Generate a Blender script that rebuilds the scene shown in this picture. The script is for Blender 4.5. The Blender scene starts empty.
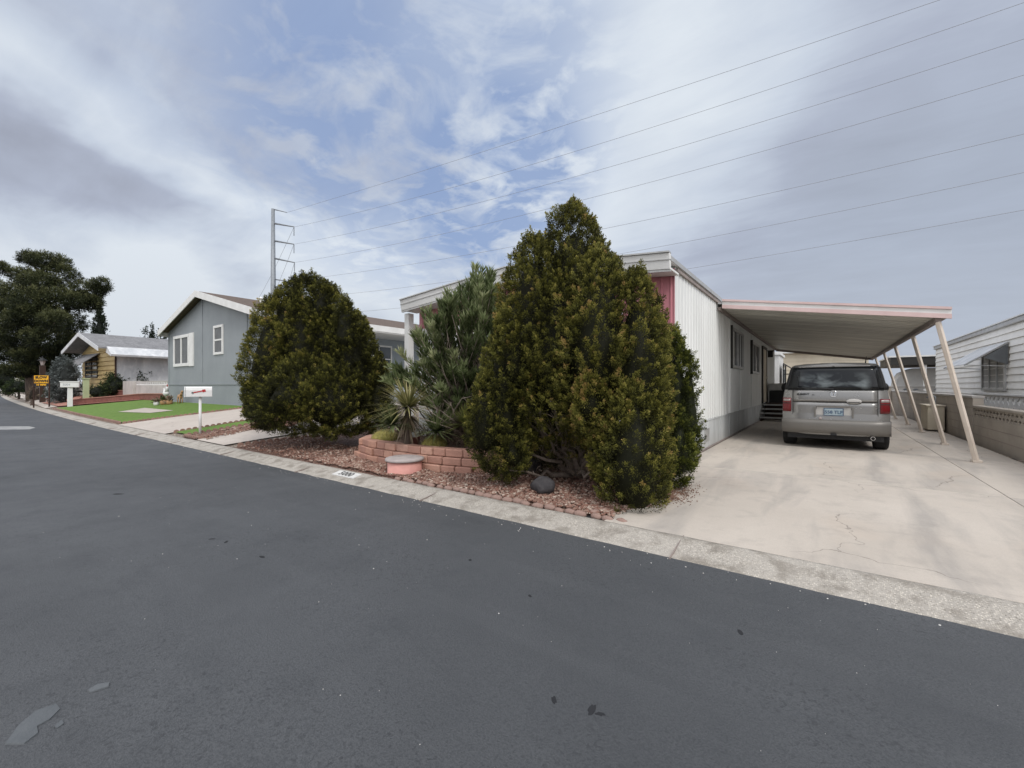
import bpy, math, random
import numpy as np
from mathutils import Vector, Matrix
R = random.Random(7)
NR = np.random.default_rng(7)
scn = bpy.context.scene
C = scn.collection
rad = math.radians
EYE = 1.31
YAW = rad(36.07); CC, SS = math.cos(YAW), math.sin(YAW); FOC = 431.0

def at(u, v, Z):
    X = (u - 512) / FOC * Z; z = EYE + (386 - v) * Z / FOC
    return Vector((X * CC - Z * SS, X * SS + Z * CC, z))

# ------------------------------------------------------------------ terrain
def sm(a, b, x):
    t = max(0, min(1, (x - a) / (b - a))); return t * t * (3 - 2 * t)
def cy(x):
    return 3.9 + (1.1 * ((-x - 18) / 38) ** 1.5 if x < -18 else 0)
def hz(x, y):
    return .57 * sm(7.5, 13, -x) * max(0, min(1, (y - cy(x)) / 3.4))

# ------------------------------------------------------------------ objects
def tag(o, label=None, cat=None, group=None, kind=None):
    if label: o['label'] = label
    if cat: o['category'] = cat
    if group: o['group'] = group
    if kind: o['kind'] = kind
    return o
def thing(name, label, cat, loc=(0, 0, 0), group=None, rz=0):
    o = bpy.data.objects.new(name, None); C.objects.link(o)
    o.location = loc; o.rotation_euler = (0, 0, rz); o.empty_display_size = .2
    return tag(o, label, cat, group)
def copy_tree(o, parent=None):
    c = o.copy(); C.objects.link(c)
    if parent: c.parent = parent
    for ch in list(o.children): copy_tree(ch, c)
    return c
def wloc(o):
    v = Vector(o.location)
    while o.parent:
        o = o.parent; v = v + Vector(o.location)
    return v

class MB:
    def __init__(s): s.v = []; s.f = []
    def quad(s, a, b, c, d): 
        n = len(s.v); s.v += [tuple(a), tuple(b), tuple(c), tuple(d)]; s.f.append((n, n+1, n+2, n+3)); return s
    def tri(s, a, b, c):
        n = len(s.v); s.v += [tuple(a), tuple(b), tuple(c)]; s.f.append((n, n+1, n+2)); return s
    def hexa(s, p):   # 8 points, bottom 4 ccw then top 4
        n = len(s.v); s.v += [tuple(q) for q in p]
        for f in ((3,2,1,0),(4,5,6,7),(0,1,5,4),(1,2,6,5),(2,3,7,6),(3,0,4,7)): s.f.append(tuple(n+i for i in f))
        return s
    def box(s, c, d, rz=0):
        x, y, z = c; a, b, e = d[0]/2, d[1]/2, d[2]/2; k, l = math.cos(rz), math.sin(rz)
        P = []
        for zz in (-e, e):
            for (i, j) in ((-a,-b),(a,-b),(a,b),(-a,b)): P.append((x+i*k-j*l, y+i*l+j*k, z+zz))
        return s.hexa(P)
    def bb(s, x0, x1, y0, y1, z0, z1):
        return s.box(((x0+x1)/2,(y0+y1)/2,(z0+z1)/2),(abs(x1-x0),abs(y1-y0),abs(z1-z0)))
    def prism(s, prof, vec):  # prof: list of 3d points, extruded by vec
        n = len(s.v); k = len(prof); vec = Vector(vec)
        s.v += [tuple(p) for p in prof] + [tuple(Vector(p)+vec) for p in prof]
        s.f.append(tuple(range(n+k-1, n-1, -1))); s.f.append(tuple(range(n+k, n+2*k)))
        for i in range(k):
            j = (i+1) % k; s.f.append((n+i, n+j, n+k+j, n+k+i))
        return s
    def tube(s, pts, r, n=8, cap=True):
        pts = [Vector(p) for p in pts]
        if not hasattr(r, '__len__'): r = [r]*len(pts)
        b = len(s.v)
        for i, p in enumerate(pts):
            d = (pts[min(i+1, len(pts)-1)] - pts[max(i-1, 0)])
            d = d.normalized() if d.length > 1e-9 else Vector((0,0,1))
            up = Vector((0,0,1)) if abs(d.z) < .95 else Vector((1,0,0))
            x = d.cross(up).normalized(); y = d.cross(x).normalized()
            for k in range(n):
                a = 2*math.pi*k/n; s.v.append(tuple(p + (x*math.cos(a)+y*math.sin(a))*r[i]))
        for i in range(len(pts)-1):
            for k in range(n):
                k2 = (k+1) % n; s.f.append((b+i*n+k, b+(i+1)*n+k, b+(i+1)*n+k2, b+i*n+k2))
        if cap:
            s.f.append(tuple(b+k for k in range(n))); e = b+(len(pts)-1)*n; s.f.append(tuple(e+k for k in range(n-1,-1,-1)))
        return s
    def lathe(s, prof, c=(0,0,0), n=24, axis='z', ang=None):
        c = Vector(c); b = len(s.v)
        for (r, h) in prof:
            for k in range(n):
                a = 2*math.pi*k/n; u, w = r*math.cos(a), r*math.sin(a)
                s.v.append(tuple(c + (Vector((u,w,h)) if axis=='z' else Vector((h,u,w)) if axis=='x' else Vector((u,h,w)))))
        for i in range(len(prof)-1):
            for k in range(n):
                k2 = (k+1)%n; s.f.append((b+i*n+k, b+i*n+k2, b+(i+1)*n+k2, b+(i+1)*n+k))
        return s
    def blob(s, c, r, seg=10, ring=7, jit=.1, rnd=R):
        c = Vector(c); b = len(s.v)
        if not hasattr(r,'__len__'): r = (r,r,r)
        for i in range(ring+1):
            th = math.pi*i/ring
            for k in range(seg):
                a = 2*math.pi*k/seg; q = 1+rnd.uniform(-jit,jit)
                s.v.append((c.x+r[0]*q*math.sin(th)*math.cos(a), c.y+r[1]*q*math.sin(th)*math.sin(a), c.z+r[2]*q*math.cos(th)))
        for i in range(ring):
            for k in range(seg):
                k2=(k+1)%seg; s.f.append((b+i*seg+k,b+(i+1)*seg+k,b+(i+1)*seg+k2,b+i*seg+k2))
        return s
    def build(s, name, mat, parent=None, smooth=False, local=False, bevel=0, seg=2):
        me = bpy.data.meshes.new(name)
        v = s.v
        o = bpy.data.objects.new(name, me); C.objects.link(o)
        if parent:
            o.parent = parent
            if not local:
                w = wloc(parent); v = [(p[0]-w.x, p[1]-w.y, p[2]-w.z) for p in v]
        elif not local and v:   # give top-level meshes an origin at their base
            xs=[p[0] for p in v]; ys=[p[1] for p in v]; zs=[p[2] for p in v]
            w=((min(xs)+max(xs))/2,(min(ys)+max(ys))/2,min(zs)); o.location=w
            v=[(p[0]-w[0],p[1]-w[1],p[2]-w[2]) for p in v]
        me.from_pydata(v, [], s.f); me.update()
        me.materials.append(mat)
        if smooth:
            for p in me.polygons: p.use_smooth = True
        if bevel:
            m = o.modifiers.new('bevel','BEVEL'); m.width = bevel; m.segments = seg; m.limit_method='ANGLE'; m.angle_limit=rad(40)
        return o

class Fr:   # a wall-line frame: s along, o outwards, z up
    def __init__(s, p, ang): s.p0 = Vector((p[0],p[1],0)); s.a = ang; s.u = Vector((math.cos(ang),math.sin(ang),0)); s.w = Vector((math.sin(ang),-math.cos(ang),0))
    def p(s, t, o, z): return s.p0 + s.u*t + s.w*o + Vector((0,0,z))
    def box(s, m, t0,t1,o0,o1,z0,z1):
        if t1<t0: t0,t1=t1,t0
        if o1<o0: o0,o1=o1,o0
        return m.hexa([s.p(t0,o1,z0),s.p(t1,o1,z0),s.p(t1,o0,z0),s.p(t0,o0,z0),s.p(t0,o1,z1),s.p(t1,o1,z1),s.p(t1,o0,z1),s.p(t0,o0,z1)])

# ------------------------------------------------------------------ materials
def nodes_of(name):
    m = bpy.data.materials.new(name); m.use_nodes = True; nt = m.node_tree
    return m, nt, nt.nodes['Principled BSDF']
class G:
    def __init__(s, nt): s.nt = nt
    def n(s, t, **k):
        q = s.nt.nodes.new(t)
        for a, b in k.items(): setattr(q, a, b)
        return q
    def l(s, a, b): s.nt.links.new(a, b)
    def inp(s, sock, v):
        if isinstance(v, bpy.types.NodeSocket): s.l(v, sock)
        else: sock.default_value = v
    def m(s, op, a, b=0., c=0., clamp=False):
        q = s.n('ShaderNodeMath', operation=op, use_clamp=clamp)
        s.inp(q.inputs[0], a); s.inp(q.inputs[1], b); s.inp(q.inputs[2], c); return q.outputs[0]
    def vm(s, op, a, b=(0,0,0)):
        q = s.n('ShaderNodeVectorMath', operation=op); s.inp(q.inputs[0], a); s.inp(q.inputs[1], b)
        return q.outputs['Value'] if op in ('DOT_PRODUCT','LENGTH') else q.outputs[0]
    def mix(s, f, a, b, bt='MIX'):
        q = s.n('ShaderNodeMix', data_type='RGBA', blend_type=bt)
        s.inp(q.inputs[0], f)
        s.inp(q.inputs[6], a if isinstance(a, bpy.types.NodeSocket) else (*a, 1)); s.inp(q.inputs[7], b if isinstance(b, bpy.types.NodeSocket) else (*b, 1))
        return q.outputs[2]
    def ramp(s, f, lo, hi):
        q = s.n('ShaderNodeMapRange'); q.clamp = True
        s.inp(q.inputs[0], f); s.inp(q.inputs[1], lo); s.inp(q.inputs[2], hi); return q.outputs[0]
    def coord(s, which='Object', scale=None):
        q = s.n('ShaderNodeTexCoord').outputs[which]
        if scale is not None:
            mp = s.n('ShaderNodeMapping'); s.l(q, mp.inputs[0]); mp.inputs['Scale'].default_value = scale; q = mp.outputs[0]
        return q
    def noise(s, v, scale, detail=4, rough=.55, dist=0.):
        q = s.n('ShaderNodeTexNoise'); s.l(v, q.inputs['Vector']); q.inputs['Scale'].default_value = scale
        q.inputs['Detail'].default_value = detail; q.inputs['Roughness'].default_value = rough; q.inputs['Distortion'].default_value = dist
        return q.outputs[0]
    def voro(s, v, scale, feature='F1', out=0):
        q = s.n('ShaderNodeTexVoronoi', feature=feature); s.l(v, q.inputs['Vector']); q.inputs['Scale'].default_value = scale
        return q.outputs[out]
    def bump(s, h, strength, dist=.01, normal=None):
        q = s.n('ShaderNodeBump'); s.l(h, q.inputs['Height']); q.inputs['Strength'].default_value = strength; q.inputs['Distance'].default_value = dist
        if normal: s.l(normal, q.inputs['Normal'])
        return q.outputs[0]

def mat(name, c1, c2=None, scale=4, rough=.75, bump=0, bscale=60, metal=0, spec=.35, c3=None, sc3=30, stretch=None, lo=.35, hi=.65, dirt=None):
    m, nt, b = nodes_of(name); g = G(nt)
    if c2 is None: c2 = tuple(x*.86 for x in c1)
    v = g.coord('Object', stretch if stretch else (1,1,1))
    n1 = g.noise(v, scale, 5, .6)
    col = g.mix(g.ramp(n1, lo, hi), c1, c2)
    if c3 is not None:
        col = g.mix(g.m('MULTIPLY', g.ramp(g.noise(v, sc3, 3), .5, .7), .6), col, c3)
    if dirt:
        pz = g.n('ShaderNodeSeparateXYZ'); geo = g.n('ShaderNodeNewGeometry'); g.l(geo.outputs['Position'], pz.inputs[0])
        z0, z1, dc = dirt
        f = g.m('SUBTRACT', 1., g.ramp(g.m('ADD', pz.outputs[2], g.m('MULTIPLY', g.noise(v, 3, 4), .3)), z0, z1))
        col = g.mix(g.m('MULTIPLY', f, .55), col, dc)
    g.l(col, b.inputs['Base Color'])
    g.l(g.m('ADD', rough-.06, g.m('MULTIPLY', g.noise(v, scale*3, 3), .12)), b.inputs['Roughness'])
    b.inputs['Metallic'].default_value = metal; b.inputs['Specular IOR Level'].default_value = spec
    if bump: g.l(g.bump(g.noise(v, bscale, 4, .6), bump, .01), b.inputs['Normal'])
    return m

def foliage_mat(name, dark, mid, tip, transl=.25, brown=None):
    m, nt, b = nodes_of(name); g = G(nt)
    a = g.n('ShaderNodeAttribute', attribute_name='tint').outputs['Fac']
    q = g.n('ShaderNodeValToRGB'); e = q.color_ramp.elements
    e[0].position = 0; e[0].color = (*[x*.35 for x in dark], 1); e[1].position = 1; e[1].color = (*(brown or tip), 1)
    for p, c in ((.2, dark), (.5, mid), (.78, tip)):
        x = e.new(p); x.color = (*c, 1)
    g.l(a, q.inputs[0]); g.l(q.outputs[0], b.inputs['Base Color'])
    b.inputs['Roughness'].default_value = .65; b.inputs['Specular IOR Level'].default_value = .25
    t = g.n('ShaderNodeBsdfTranslucent'); g.l(q.outputs[0], t.inputs[0])
    mx = g.n('ShaderNodeMixShader'); mx.inputs[0].default_value = transl
    g.l(b.outputs[0], mx.inputs[1]); g.l(t.outputs[0], mx.inputs[2])
    g.l(mx.outputs[0], nt.nodes['Material Output'].inputs[0])
    return m

def glass_mat(name, col=(.02,.025,.03), rough=.05):
    m, nt, b = nodes_of(name); g = G(nt); v = g.coord()
    g.l(g.mix(g.noise(v, 1.5, 2), tuple(x*.6 for x in col), tuple(x*1.6 for x in col)), b.inputs['Base Color'])
    b.inputs['Roughness'].default_value = rough; b.inputs['Specular IOR Level'].default_value = .6
    g.l(g.bump(g.noise(v, 1.2, 1), .04, .05), b.inputs['Normal'])
    return m

def asphalt_mat():
    m, nt, b = nodes_of('asphalt'); g = G(nt); v = g.coord('Object')
    n1 = g.noise(v, .35, 4, .6, .3); n2 = g.noise(v, 2.2, 5, .65); n3 = g.noise(v, 110, 4, .75)
    st = g.noise(g.coord('Object', (.25, 2.2, 1)), 1.6, 4, .6)
    c = g.mix(g.ramp(n1, .35, .66), (.067,.071,.076), (.095,.100,.106))
    c = g.mix(g.m('MULTIPLY', g.ramp(n2, .5, .72), .40), c, (.052,.057,.064))
    c = g.mix(g.m('MULTIPLY', g.ramp(st, .52, .7), .3), c, (.115,.12,.126))
    c = g.mix(g.m('MULTIPLY', g.ramp(n3, .42, .62), .7), c, (.045,.049,.054))
    rz = g.m('MULTIPLY', g.ramp(g.noise(v, 38, 3, .65), .57, .63), g.ramp(g.noise(v, .8, 2), .44, .56))
    c = g.mix(g.m('MULTIPLY', rz, .45), c, (.03,.032,.036))
    # pale grit stuck in the seal coat
    cell = g.n('ShaderNodeTexVoronoi'); g.l(v, cell.inputs['Vector']); cell.inputs['Scale'].default_value = 7
    spk = g.m('LESS_THAN', cell.outputs[0], g.m('MULTIPLY', g.ramp(g.noise(v, 3.1, 2), .5, .8), .055))
    c = g.mix(g.m('MULTIPLY', spk, .7), c, (.42,.42,.40))
    # fine dark cracks
    ce = g.voro(g.vm('ADD', v, g.vm('SCALE', g.n('ShaderNodeTexNoise').outputs[1])), .45, 'DISTANCE_TO_EDGE')
    g.l(c, b.inputs['Base Color'])
    g.l(g.ramp(n2, -1.6, 1.3), b.inputs['Roughness']); b.inputs['Roughness'].default_value = .75
    b.inputs['Specular IOR Level'].default_value = .4
    g.l(g.bump(n3, .9, .008, g.bump(n2, .25, .02)), b.inputs['Normal'])
    return m

def concrete_mat(name, c1, c2, stain=(.25,.23,.21), cracks=True, marks=False):
    m, nt, b = nodes_of(name); g = G(nt); v = g.coord('Object')
    n1 = g.noise(v, .55, 5, .6, .4); n2 = g.noise(v, 4, 5, .65); n3 = g.noise(v, 120, 4, .75)
    c = g.mix(g.ramp(n1, .35, .66), c1, c2)
    c = g.mix(g.m('MULTIPLY', g.ramp(n2, .52, .75), .35), c, stain)
    c = g.mix(g.m('MULTIPLY', g.ramp(n3, .46, .66), .34), c, tuple(x*.6 for x in c1))
    if marks:
        w = g.noise(g.coord('Object', (1.6, .22, 1)), 1.3, 4, .6, .6)
        c = g.mix(g.m('MULTIPLY', g.ramp(w, .50, .70), .45), c, (.23,.22,.21))
        w2 = g.noise(g.coord('Object', (1, .8, 1)), .9, 3, .5)
        c = g.mix(g.m('MULTIPLY', g.ramp(w2, .58, .7), .18), c, (.54,.43,.33))
    if cracks:
        nz = g.n('ShaderNodeTexNoise'); g.l(v, nz.inputs['Vector']); nz.inputs['Scale'].default_value = 1.4; nz.inputs['Detail'].default_value = 5
        vv = g.vm('ADD', v, g.vm('MULTIPLY', nz.outputs[1], (.9,.9,0)))
        e = g.voro(vv, .32, 'DISTANCE_TO_EDGE')
        k = g.m('MULTIPLY', g.m('LESS_THAN', e, .0016), g.ramp(g.noise(v, .5, 2), .47, .53))
        c = g.mix(g.m('MULTIPLY', k, .55), c, (.17,.15,.13))
    g.l(c, b.inputs['Base Color']); b.inputs['Roughness'].default_value = .85; b.inputs['Specular IOR Level'].default_value = .3
    g.l(g.bump(n3, .35, .004, g.bump(n2, .2, .01)), b.inputs['Normal'])
    return m

def aggregate_mat():
    m, nt, b = nodes_of('exposed_aggregate'); g = G(nt); v = g.coord('Object')
    vo = g.n('ShaderNodeTexVoronoi'); g.l(v, vo.inputs['Vector']); vo.inputs['Scale'].default_value = 95
    sp = g.n('ShaderNodeSeparateColor'); g.l(vo.outputs[1], sp.inputs[0])
    c = g.mix(sp.outputs[0], (.17,.155,.13), (.62,.57,.49))
    c = g.mix(g.ramp(vo.outputs[0], .25, .6), c, (.33,.305,.27))
    c = g.mix(g.m('MULTIPLY', g.ramp(g.noise(v, 1.8, 4, .6), .42, .62), .35), c, (.40,.37,.33))
    c = g.mix(g.m('MULTIPLY', g.ramp(g.noise(v, 5, 4, .6), .48, .64), .6), c, (.15,.13,.105))
    g.l(c, b.inputs['Base Color']); b.inputs['Roughness'].default_value = .9
    g.l(g.bump(vo.outputs[0], -.9, .012, g.bump(g.noise(v, 8, 4), .5, .03)), b.inputs['Normal'])
    return m

def gravel_mat(name, cols, scale=45):
    m, nt, b = nodes_of(name); g = G(nt); v = g.coord('Object')
    vo = g.n('ShaderNodeTexVoronoi'); g.l(v, vo.inputs['Vector']); vo.inputs['Scale'].default_value = scale
    sp = g.n('ShaderNodeSeparateColor'); g.l(vo.outputs[1], sp.inputs[0])
    q = g.n('ShaderNodeValToRGB'); e = q.color_ramp.elements; q.color_ramp.interpolation = 'CONSTANT'
    e[0].color = (*cols[0],1); e[1].position = .9; e[1].color = (*cols[-1],1)
    for i, cc in enumerate(cols[1:-1]): x = e.new((i+1)/(len(cols)-1)*.9); x.color = (*cc,1)
    g.l(sp.outputs[0], q.inputs[0])
    c = g.mix(g.ramp(vo.outputs[0], .3, .65), q.outputs[0], tuple(x*.35 for x in cols[0]))
    c = g.mix(g.m('MULTIPLY', g.ramp(g.noise(v, 1.5, 3), .45, .65), .4), c, tuple(x*.55 for x in cols[0]))
    g.l(c, b.inputs['Base Color']); b.inputs['Roughness'].default_value = .9
    g.l(g.bump(vo.outputs[0], -1., .02), b.inputs['Normal'])
    return m

def island_mat(name, cols, rough=.85, bump=.4, bscale=60):
    m, nt, b = nodes_of(name); g = G(nt); v = g.coord()
    r = g.n('ShaderNodeNewGeometry').outputs['Random Per Island']
    q = g.n('ShaderNodeValToRGB'); e = q.color_ramp.elements
    e[0].color = (*cols[0],1); e[1].color = (*cols[-1],1)
    for i, cc in enumerate(cols[1:-1]): x = e.new((i+1)/(len(cols)-1)); x.color = (*cc,1)
    g.l(r, q.inputs[0])
    c = g.mix(g.m('MULTIPLY', g.ramp(g.noise(v, 9, 4), .45, .7), .35), q.outputs[0], tuple(x*.55 for x in cols[0]))
    g.l(c, b.inputs['Base Color']); b.inputs['Roughness'].default_value = rough
    g.l(g.bump(g.noise(v, bscale, 4), bump, .01), b.inputs['Normal'])
    return m

def shingle_mat():
    m, nt, b = nodes_of('brown_shingles'); g = G(nt); v = g.coord()
    br = g.n('ShaderNodeTexBrick'); g.l(v, br.inputs[0]); br.inputs['Scale'].default_value = 2.4
    br.inputs[1].default_value = (.15,.10,.075,1); br.inputs[2].default_value = (.095,.07,.055,1); br.inputs[3].default_value = (.04,.03,.025,1)
    br.inputs['Mortar Size'].default_value = .03
    g.l(g.mix(g.m('MULTIPLY', g.noise(v, 40, 3), .3), br.outputs[0], (.2,.16,.13)), b.inputs['Base Color']); b.inputs['Roughness'].default_value = .95
    return m

M = {}
M['asphalt'] = asphalt_mat()
M['drive'] = concrete_mat('driveway_concrete', (.54,.487,.425), (.46,.412,.357), marks=True)
M['walk'] = concrete_mat('walk_concrete', (.50,.45,.40), (.43,.38,.335))
M['curb'] = aggregate_mat()
M['redgravel'] = gravel_mat('red_gravel', [(.18,.085,.058),(.26,.14,.10),(.12,.06,.045),(.34,.23,.17),(.21,.105,.075),(.44,.35,.28)], 42)
M['desert'] = gravel_mat('tan_gravel', [(.30,.24,.19),(.38,.31,.25),(.24,.19,.15),(.5,.43,.36)], 20)
M['turf'] = mat('turf', (.095,.175,.028), (.14,.22,.042), 6, .9, .6, 220, c3=(.03,.07,.014), sc3=120)
M['white'] = mat('white_paint', (.74,.74,.72), (.66,.66,.64), 3, .5, .05, 30)
M['siding'] = mat('white_ribbed_siding', (.76,.77,.75), (.67,.68,.66), 1.3, .45, .05, 20, stretch=(1,1,.25), dirt=(.05,.75,(.36,.33,.29)))
M['skirt'] = mat('skirting', (.62,.64,.64), (.46,.48,.48), 2.2, .55, .1, 30, stretch=(1,1,.3), dirt=(-.05,.45,(.30,.27,.24)))
M['lap'] = mat('white_lap_siding', (.86,.84,.79), (.78,.76,.71), 1.5, .5, .05, 25)
M['pink'] = mat('pink_siding', (.60,.255,.29), (.52,.21,.24), 2, .6, .1, 30, stretch=(1,1,.2))
M['pinktrim'] = mat('pale_pink_trim', (.66,.50,.48), (.58,.43,.41), 3, .5)
M['grey'] = mat('blue_grey_siding', (.27,.295,.31), (.235,.258,.272), .8, .7, .25, 90)
M['greylap'] = mat('light_grey_siding', (.30,.335,.36), (.26,.295,.32), 1.5, .6, .1, 60)
M['yellow'] = mat('yellow_siding', (.56,.43,.20), (.47,.35,.165), 1.5, .7, .1, 40)
M['cream'] = mat('cream_siding', (.62,.56,.44), (.52,.46,.36), 1.2, .7, .1, 40, stretch=(1,1,.5))
M['shingle'] = shingle_mat()
M['roofgrey'] = mat('grey_roofing', (.22,.22,.225), (.16,.16,.165), 2, .85, .3, 50, c3=(.35,.35,.35), sc3=9)
M['whitemetal'] = mat('chalky_white_metal', (.60,.61,.62), (.44,.455,.47), 1.2, .45, .05, 20, stretch=(1,1,.5), c3=(.72,.72,.71), sc3=4)
M['soffit'] = mat('carport_soffit', (.68,.66,.58), (.43,.42,.37), 1.1, .45, .05, 25, stretch=(.35,2,1), c3=(.46,.43,.38), sc3=2)
M['beam'] = mat('carport_beam', (.30,.25,.225), (.22,.185,.17), 3, .6)
M['post'] = mat('carport_post_paint', (.70,.62,.53), (.60,.52,.44), 3, .5, .1, 40)
M['alum'] = mat('mill_aluminium', (.50,.50,.49), (.40,.40,.39), 5, .45, metal=.35)
M['darkframe'] = mat('bronze_frame', (.035,.033,.03), None, 5, .5)
M['black'] = mat('black_plastic', (.016,.016,.017), (.024,.024,.025), 8, .55)
M['rubber'] = mat('rubber', (.018,.018,.019), (.026,.026,.026), 12, .8, .3, 60)
M['glass'] = glass_mat('window_glass', (.05,.06,.065), .08)
M['sideglass'] = mat('shaded_glass', (.018,.02,.022), (.035,.038,.04), 2, .25, spec=.25)
M['carglass'] = glass_mat('car_glass', (.022,.028,.032), .07)
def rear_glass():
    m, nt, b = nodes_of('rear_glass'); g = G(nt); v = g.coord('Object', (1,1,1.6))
    c = g.mix(g.ramp(g.noise(v, 2.6, 3, .5, .4), .44, .66), (.010,.012,.014), (.17,.195,.20))  # pale blotches painted into the glass colour in place of reflections
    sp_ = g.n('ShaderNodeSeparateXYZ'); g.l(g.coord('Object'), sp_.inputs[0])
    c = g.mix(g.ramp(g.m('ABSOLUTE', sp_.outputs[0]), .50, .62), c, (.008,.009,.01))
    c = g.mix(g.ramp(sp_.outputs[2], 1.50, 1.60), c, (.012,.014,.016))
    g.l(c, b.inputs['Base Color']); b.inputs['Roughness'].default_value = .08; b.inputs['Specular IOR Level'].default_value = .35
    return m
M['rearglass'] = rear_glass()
M['blind'] = mat('window_blind', (.50,.49,.46), (.36,.36,.34), 2, .6)
M['screen'] = mat('window_screen', (.10,.105,.11), (.13,.14,.145), 3, .6)
M['steel'] = mat('galvanized_steel', (.27,.29,.31), (.22,.24,.26), 3, .5, metal=.3)
M['wire'] = mat('wire', (.25,.255,.27), None, 3, .5)
M['block'] = mat('grey_block', (.43,.385,.33), (.34,.305,.26), 1.6, .9, .5, 60, dirt=(-.1,.55,(.24,.21,.18)))
M['blocklight'] = mat('pale_block', (.50,.48,.45), (.40,.385,.36), 2, .9, .4, 60)
M['planter'] = island_mat('tumbled_block', [(.46,.25,.18),(.56,.34,.26),(.50,.29,.22),(.38,.205,.155),(.58,.38,.30)], .9, 1., 38)
M['brick'] = mat('red_brick_low_wall', (.22,.085,.065), (.16,.06,.05), 5, .9, .4, 60, c3=(.28,.14,.11), sc3=14)
M['terrace'] = mat('terracotta_terrace', (.40,.20,.155), (.32,.155,.12), 2, .9, .2, 40)
M['scallop'] = island_mat('scalloped_concrete', [(.24,.14,.11),(.29,.18,.14),(.19,.11,.09)], .9, .5, 60)
M['stone'] = island_mat('edging_stone', [(.26,.165,.135),(.31,.21,.175),(.21,.13,.105)], .95, .7, 60)
M['lava'] = mat('lava_rock', (.045,.042,.045), (.075,.07,.072), 10, .9, 1., 35)
M['lidpink'] = mat('pink_painted_metal', (.72,.37,.31), (.62,.30,.26), 5, .7, .2, 40)
M['lidgrey'] = mat('grey_cast_lid', (.42,.375,.355), (.33,.29,.28), 6, .8, .5, 60)
M['signyel'] = mat('yellow_sign', (.80,.42,.02), (.72,.36,.02), 3, .5)
M['darkwood'] = mat('dark_brown_wood', (.05,.028,.02), (.035,.02,.015), 8, .8)
M['bark'] = mat('grey_bark', (.15,.115,.095), (.09,.07,.058), 12, .95, .8, 40, stretch=(1,1,.25))
M['twig'] = mat('bare_branch', (.26,.21,.175), (.17,.135,.11), 12, .9, .3, 50)
M['palegreen'] = mat('pale_green_paint', (.36,.42,.24), (.30,.35,.20), 4, .7)
M['paint'] = mat('silver_beige_paint', (.285,.28,.27), (.275,.27,.26), 2, .26, metal=.55, spec=.5)
M['recess'] = mat('plate_surround', (.50,.485,.46), None, 3, .5)
M['paintdark'] = mat('grey_cladding', (.19,.18,.165), (.18,.17,.155), 3, .42, metal=.3)
M['seam'] = mat('dark_seam', (.03,.03,.03), None, 3, .9)
M['chrome'] = mat('chrome', (.72,.72,.72), None, 3, .15, metal=1)
M['red'] = mat('red_lens', (.17,.006,.010), (.13,.005,.008), 9, .15, spec=.6)
M['clear'] = mat('clear_lens', (.42,.36,.34), (.30,.26,.25), 20, .15, spec=.6)
M['plate'] = mat('plate_blue', (.26,.35,.39), (.36,.42,.44), 6, .4)
M['platetext'] = mat('plate_text', (.06,.10,.18), None, 3, .5)
M['redplastic'] = mat('red_plastic', (.45,.03,.03), None, 3, .5)
M['orange'] = mat('clay_ceramic', (.42,.25,.13), (.33,.19,.09), 8, .6)
M['cactus'] = mat('barrel_cactus', (.34,.29,.075), (.22,.20,.05), 6, .8, .9, 70, c3=(.50,.42,.17), sc3=40)
M['litter'] = mat('bark_litter', (.12,.075,.055), (.20,.13,.10), 8, .95, .8, 40)
M['flake'] = mat('seal_coat_flake', (.088,.097,.104), (.115,.123,.13), 8, .85, .4, 40)
M['flake2'] = mat('worn_concrete', (.34,.34,.33), (.22,.225,.23), 4, .9, .3, 40)
M['hole'] = mat('dark_spot', (.022,.023,.026), None, 8, .9)
M['blackpaint'] = mat('black_stencil', (.04,.04,.04), (.12,.12,.115), 25, .8)
M['stencil'] = mat('white_stencil_ground', (.66,.66,.64), (.5,.49,.47), 14, .85, .3, 80)
M['juniper'] = foliage_mat('juniper_leaf', (.034,.036,.010), (.152,.150,.030), (.330,.302,.070), .28, (.40,.24,.10))
M['juniper_green'] = foliage_mat('green_juniper_leaf', (.036,.046,.011), (.150,.170,.029), (.31,.31,.066), .25, (.24,.18,.05))
M['oleander'] = foliage_mat('oleander_leaf', (.045,.062,.024), (.155,.195,.080), (.36,.385,.20), .32, (.45,.45,.28))
M['pine'] = foliage_mat('pine_needles', (.010,.015,.006), (.045,.055,.020), (.15,.155,.065), .15)
M['cypress'] = foliage_mat('cypress_leaf', (.012,.02,.011), (.022,.034,.018), (.035,.048,.026), .1)
M['silver'] = foliage_mat('silver_leaf', (.06,.07,.065), (.16,.185,.18), (.30,.33,.33), .15)
M['hedge'] = foliage_mat('hedge_leaf', (.014,.024,.009), (.035,.055,.018), (.08,.10,.035), .2)
M['yucca'] = foliage_mat('yucca_leaf', (.06,.064,.022), (.21,.21,.08), (.42,.38,.18), .25, (.50,.40,.22))
M['dry'] = foliage_mat('dry_leaf', (.06,.045,.03), (.16,.12,.08), (.30,.25,.18), .1)
M['olive'] = foliage_mat('yellow_green_leaf', (.06,.07,.02), (.16,.18,.05), (.28,.28,.09), .2)

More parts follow.
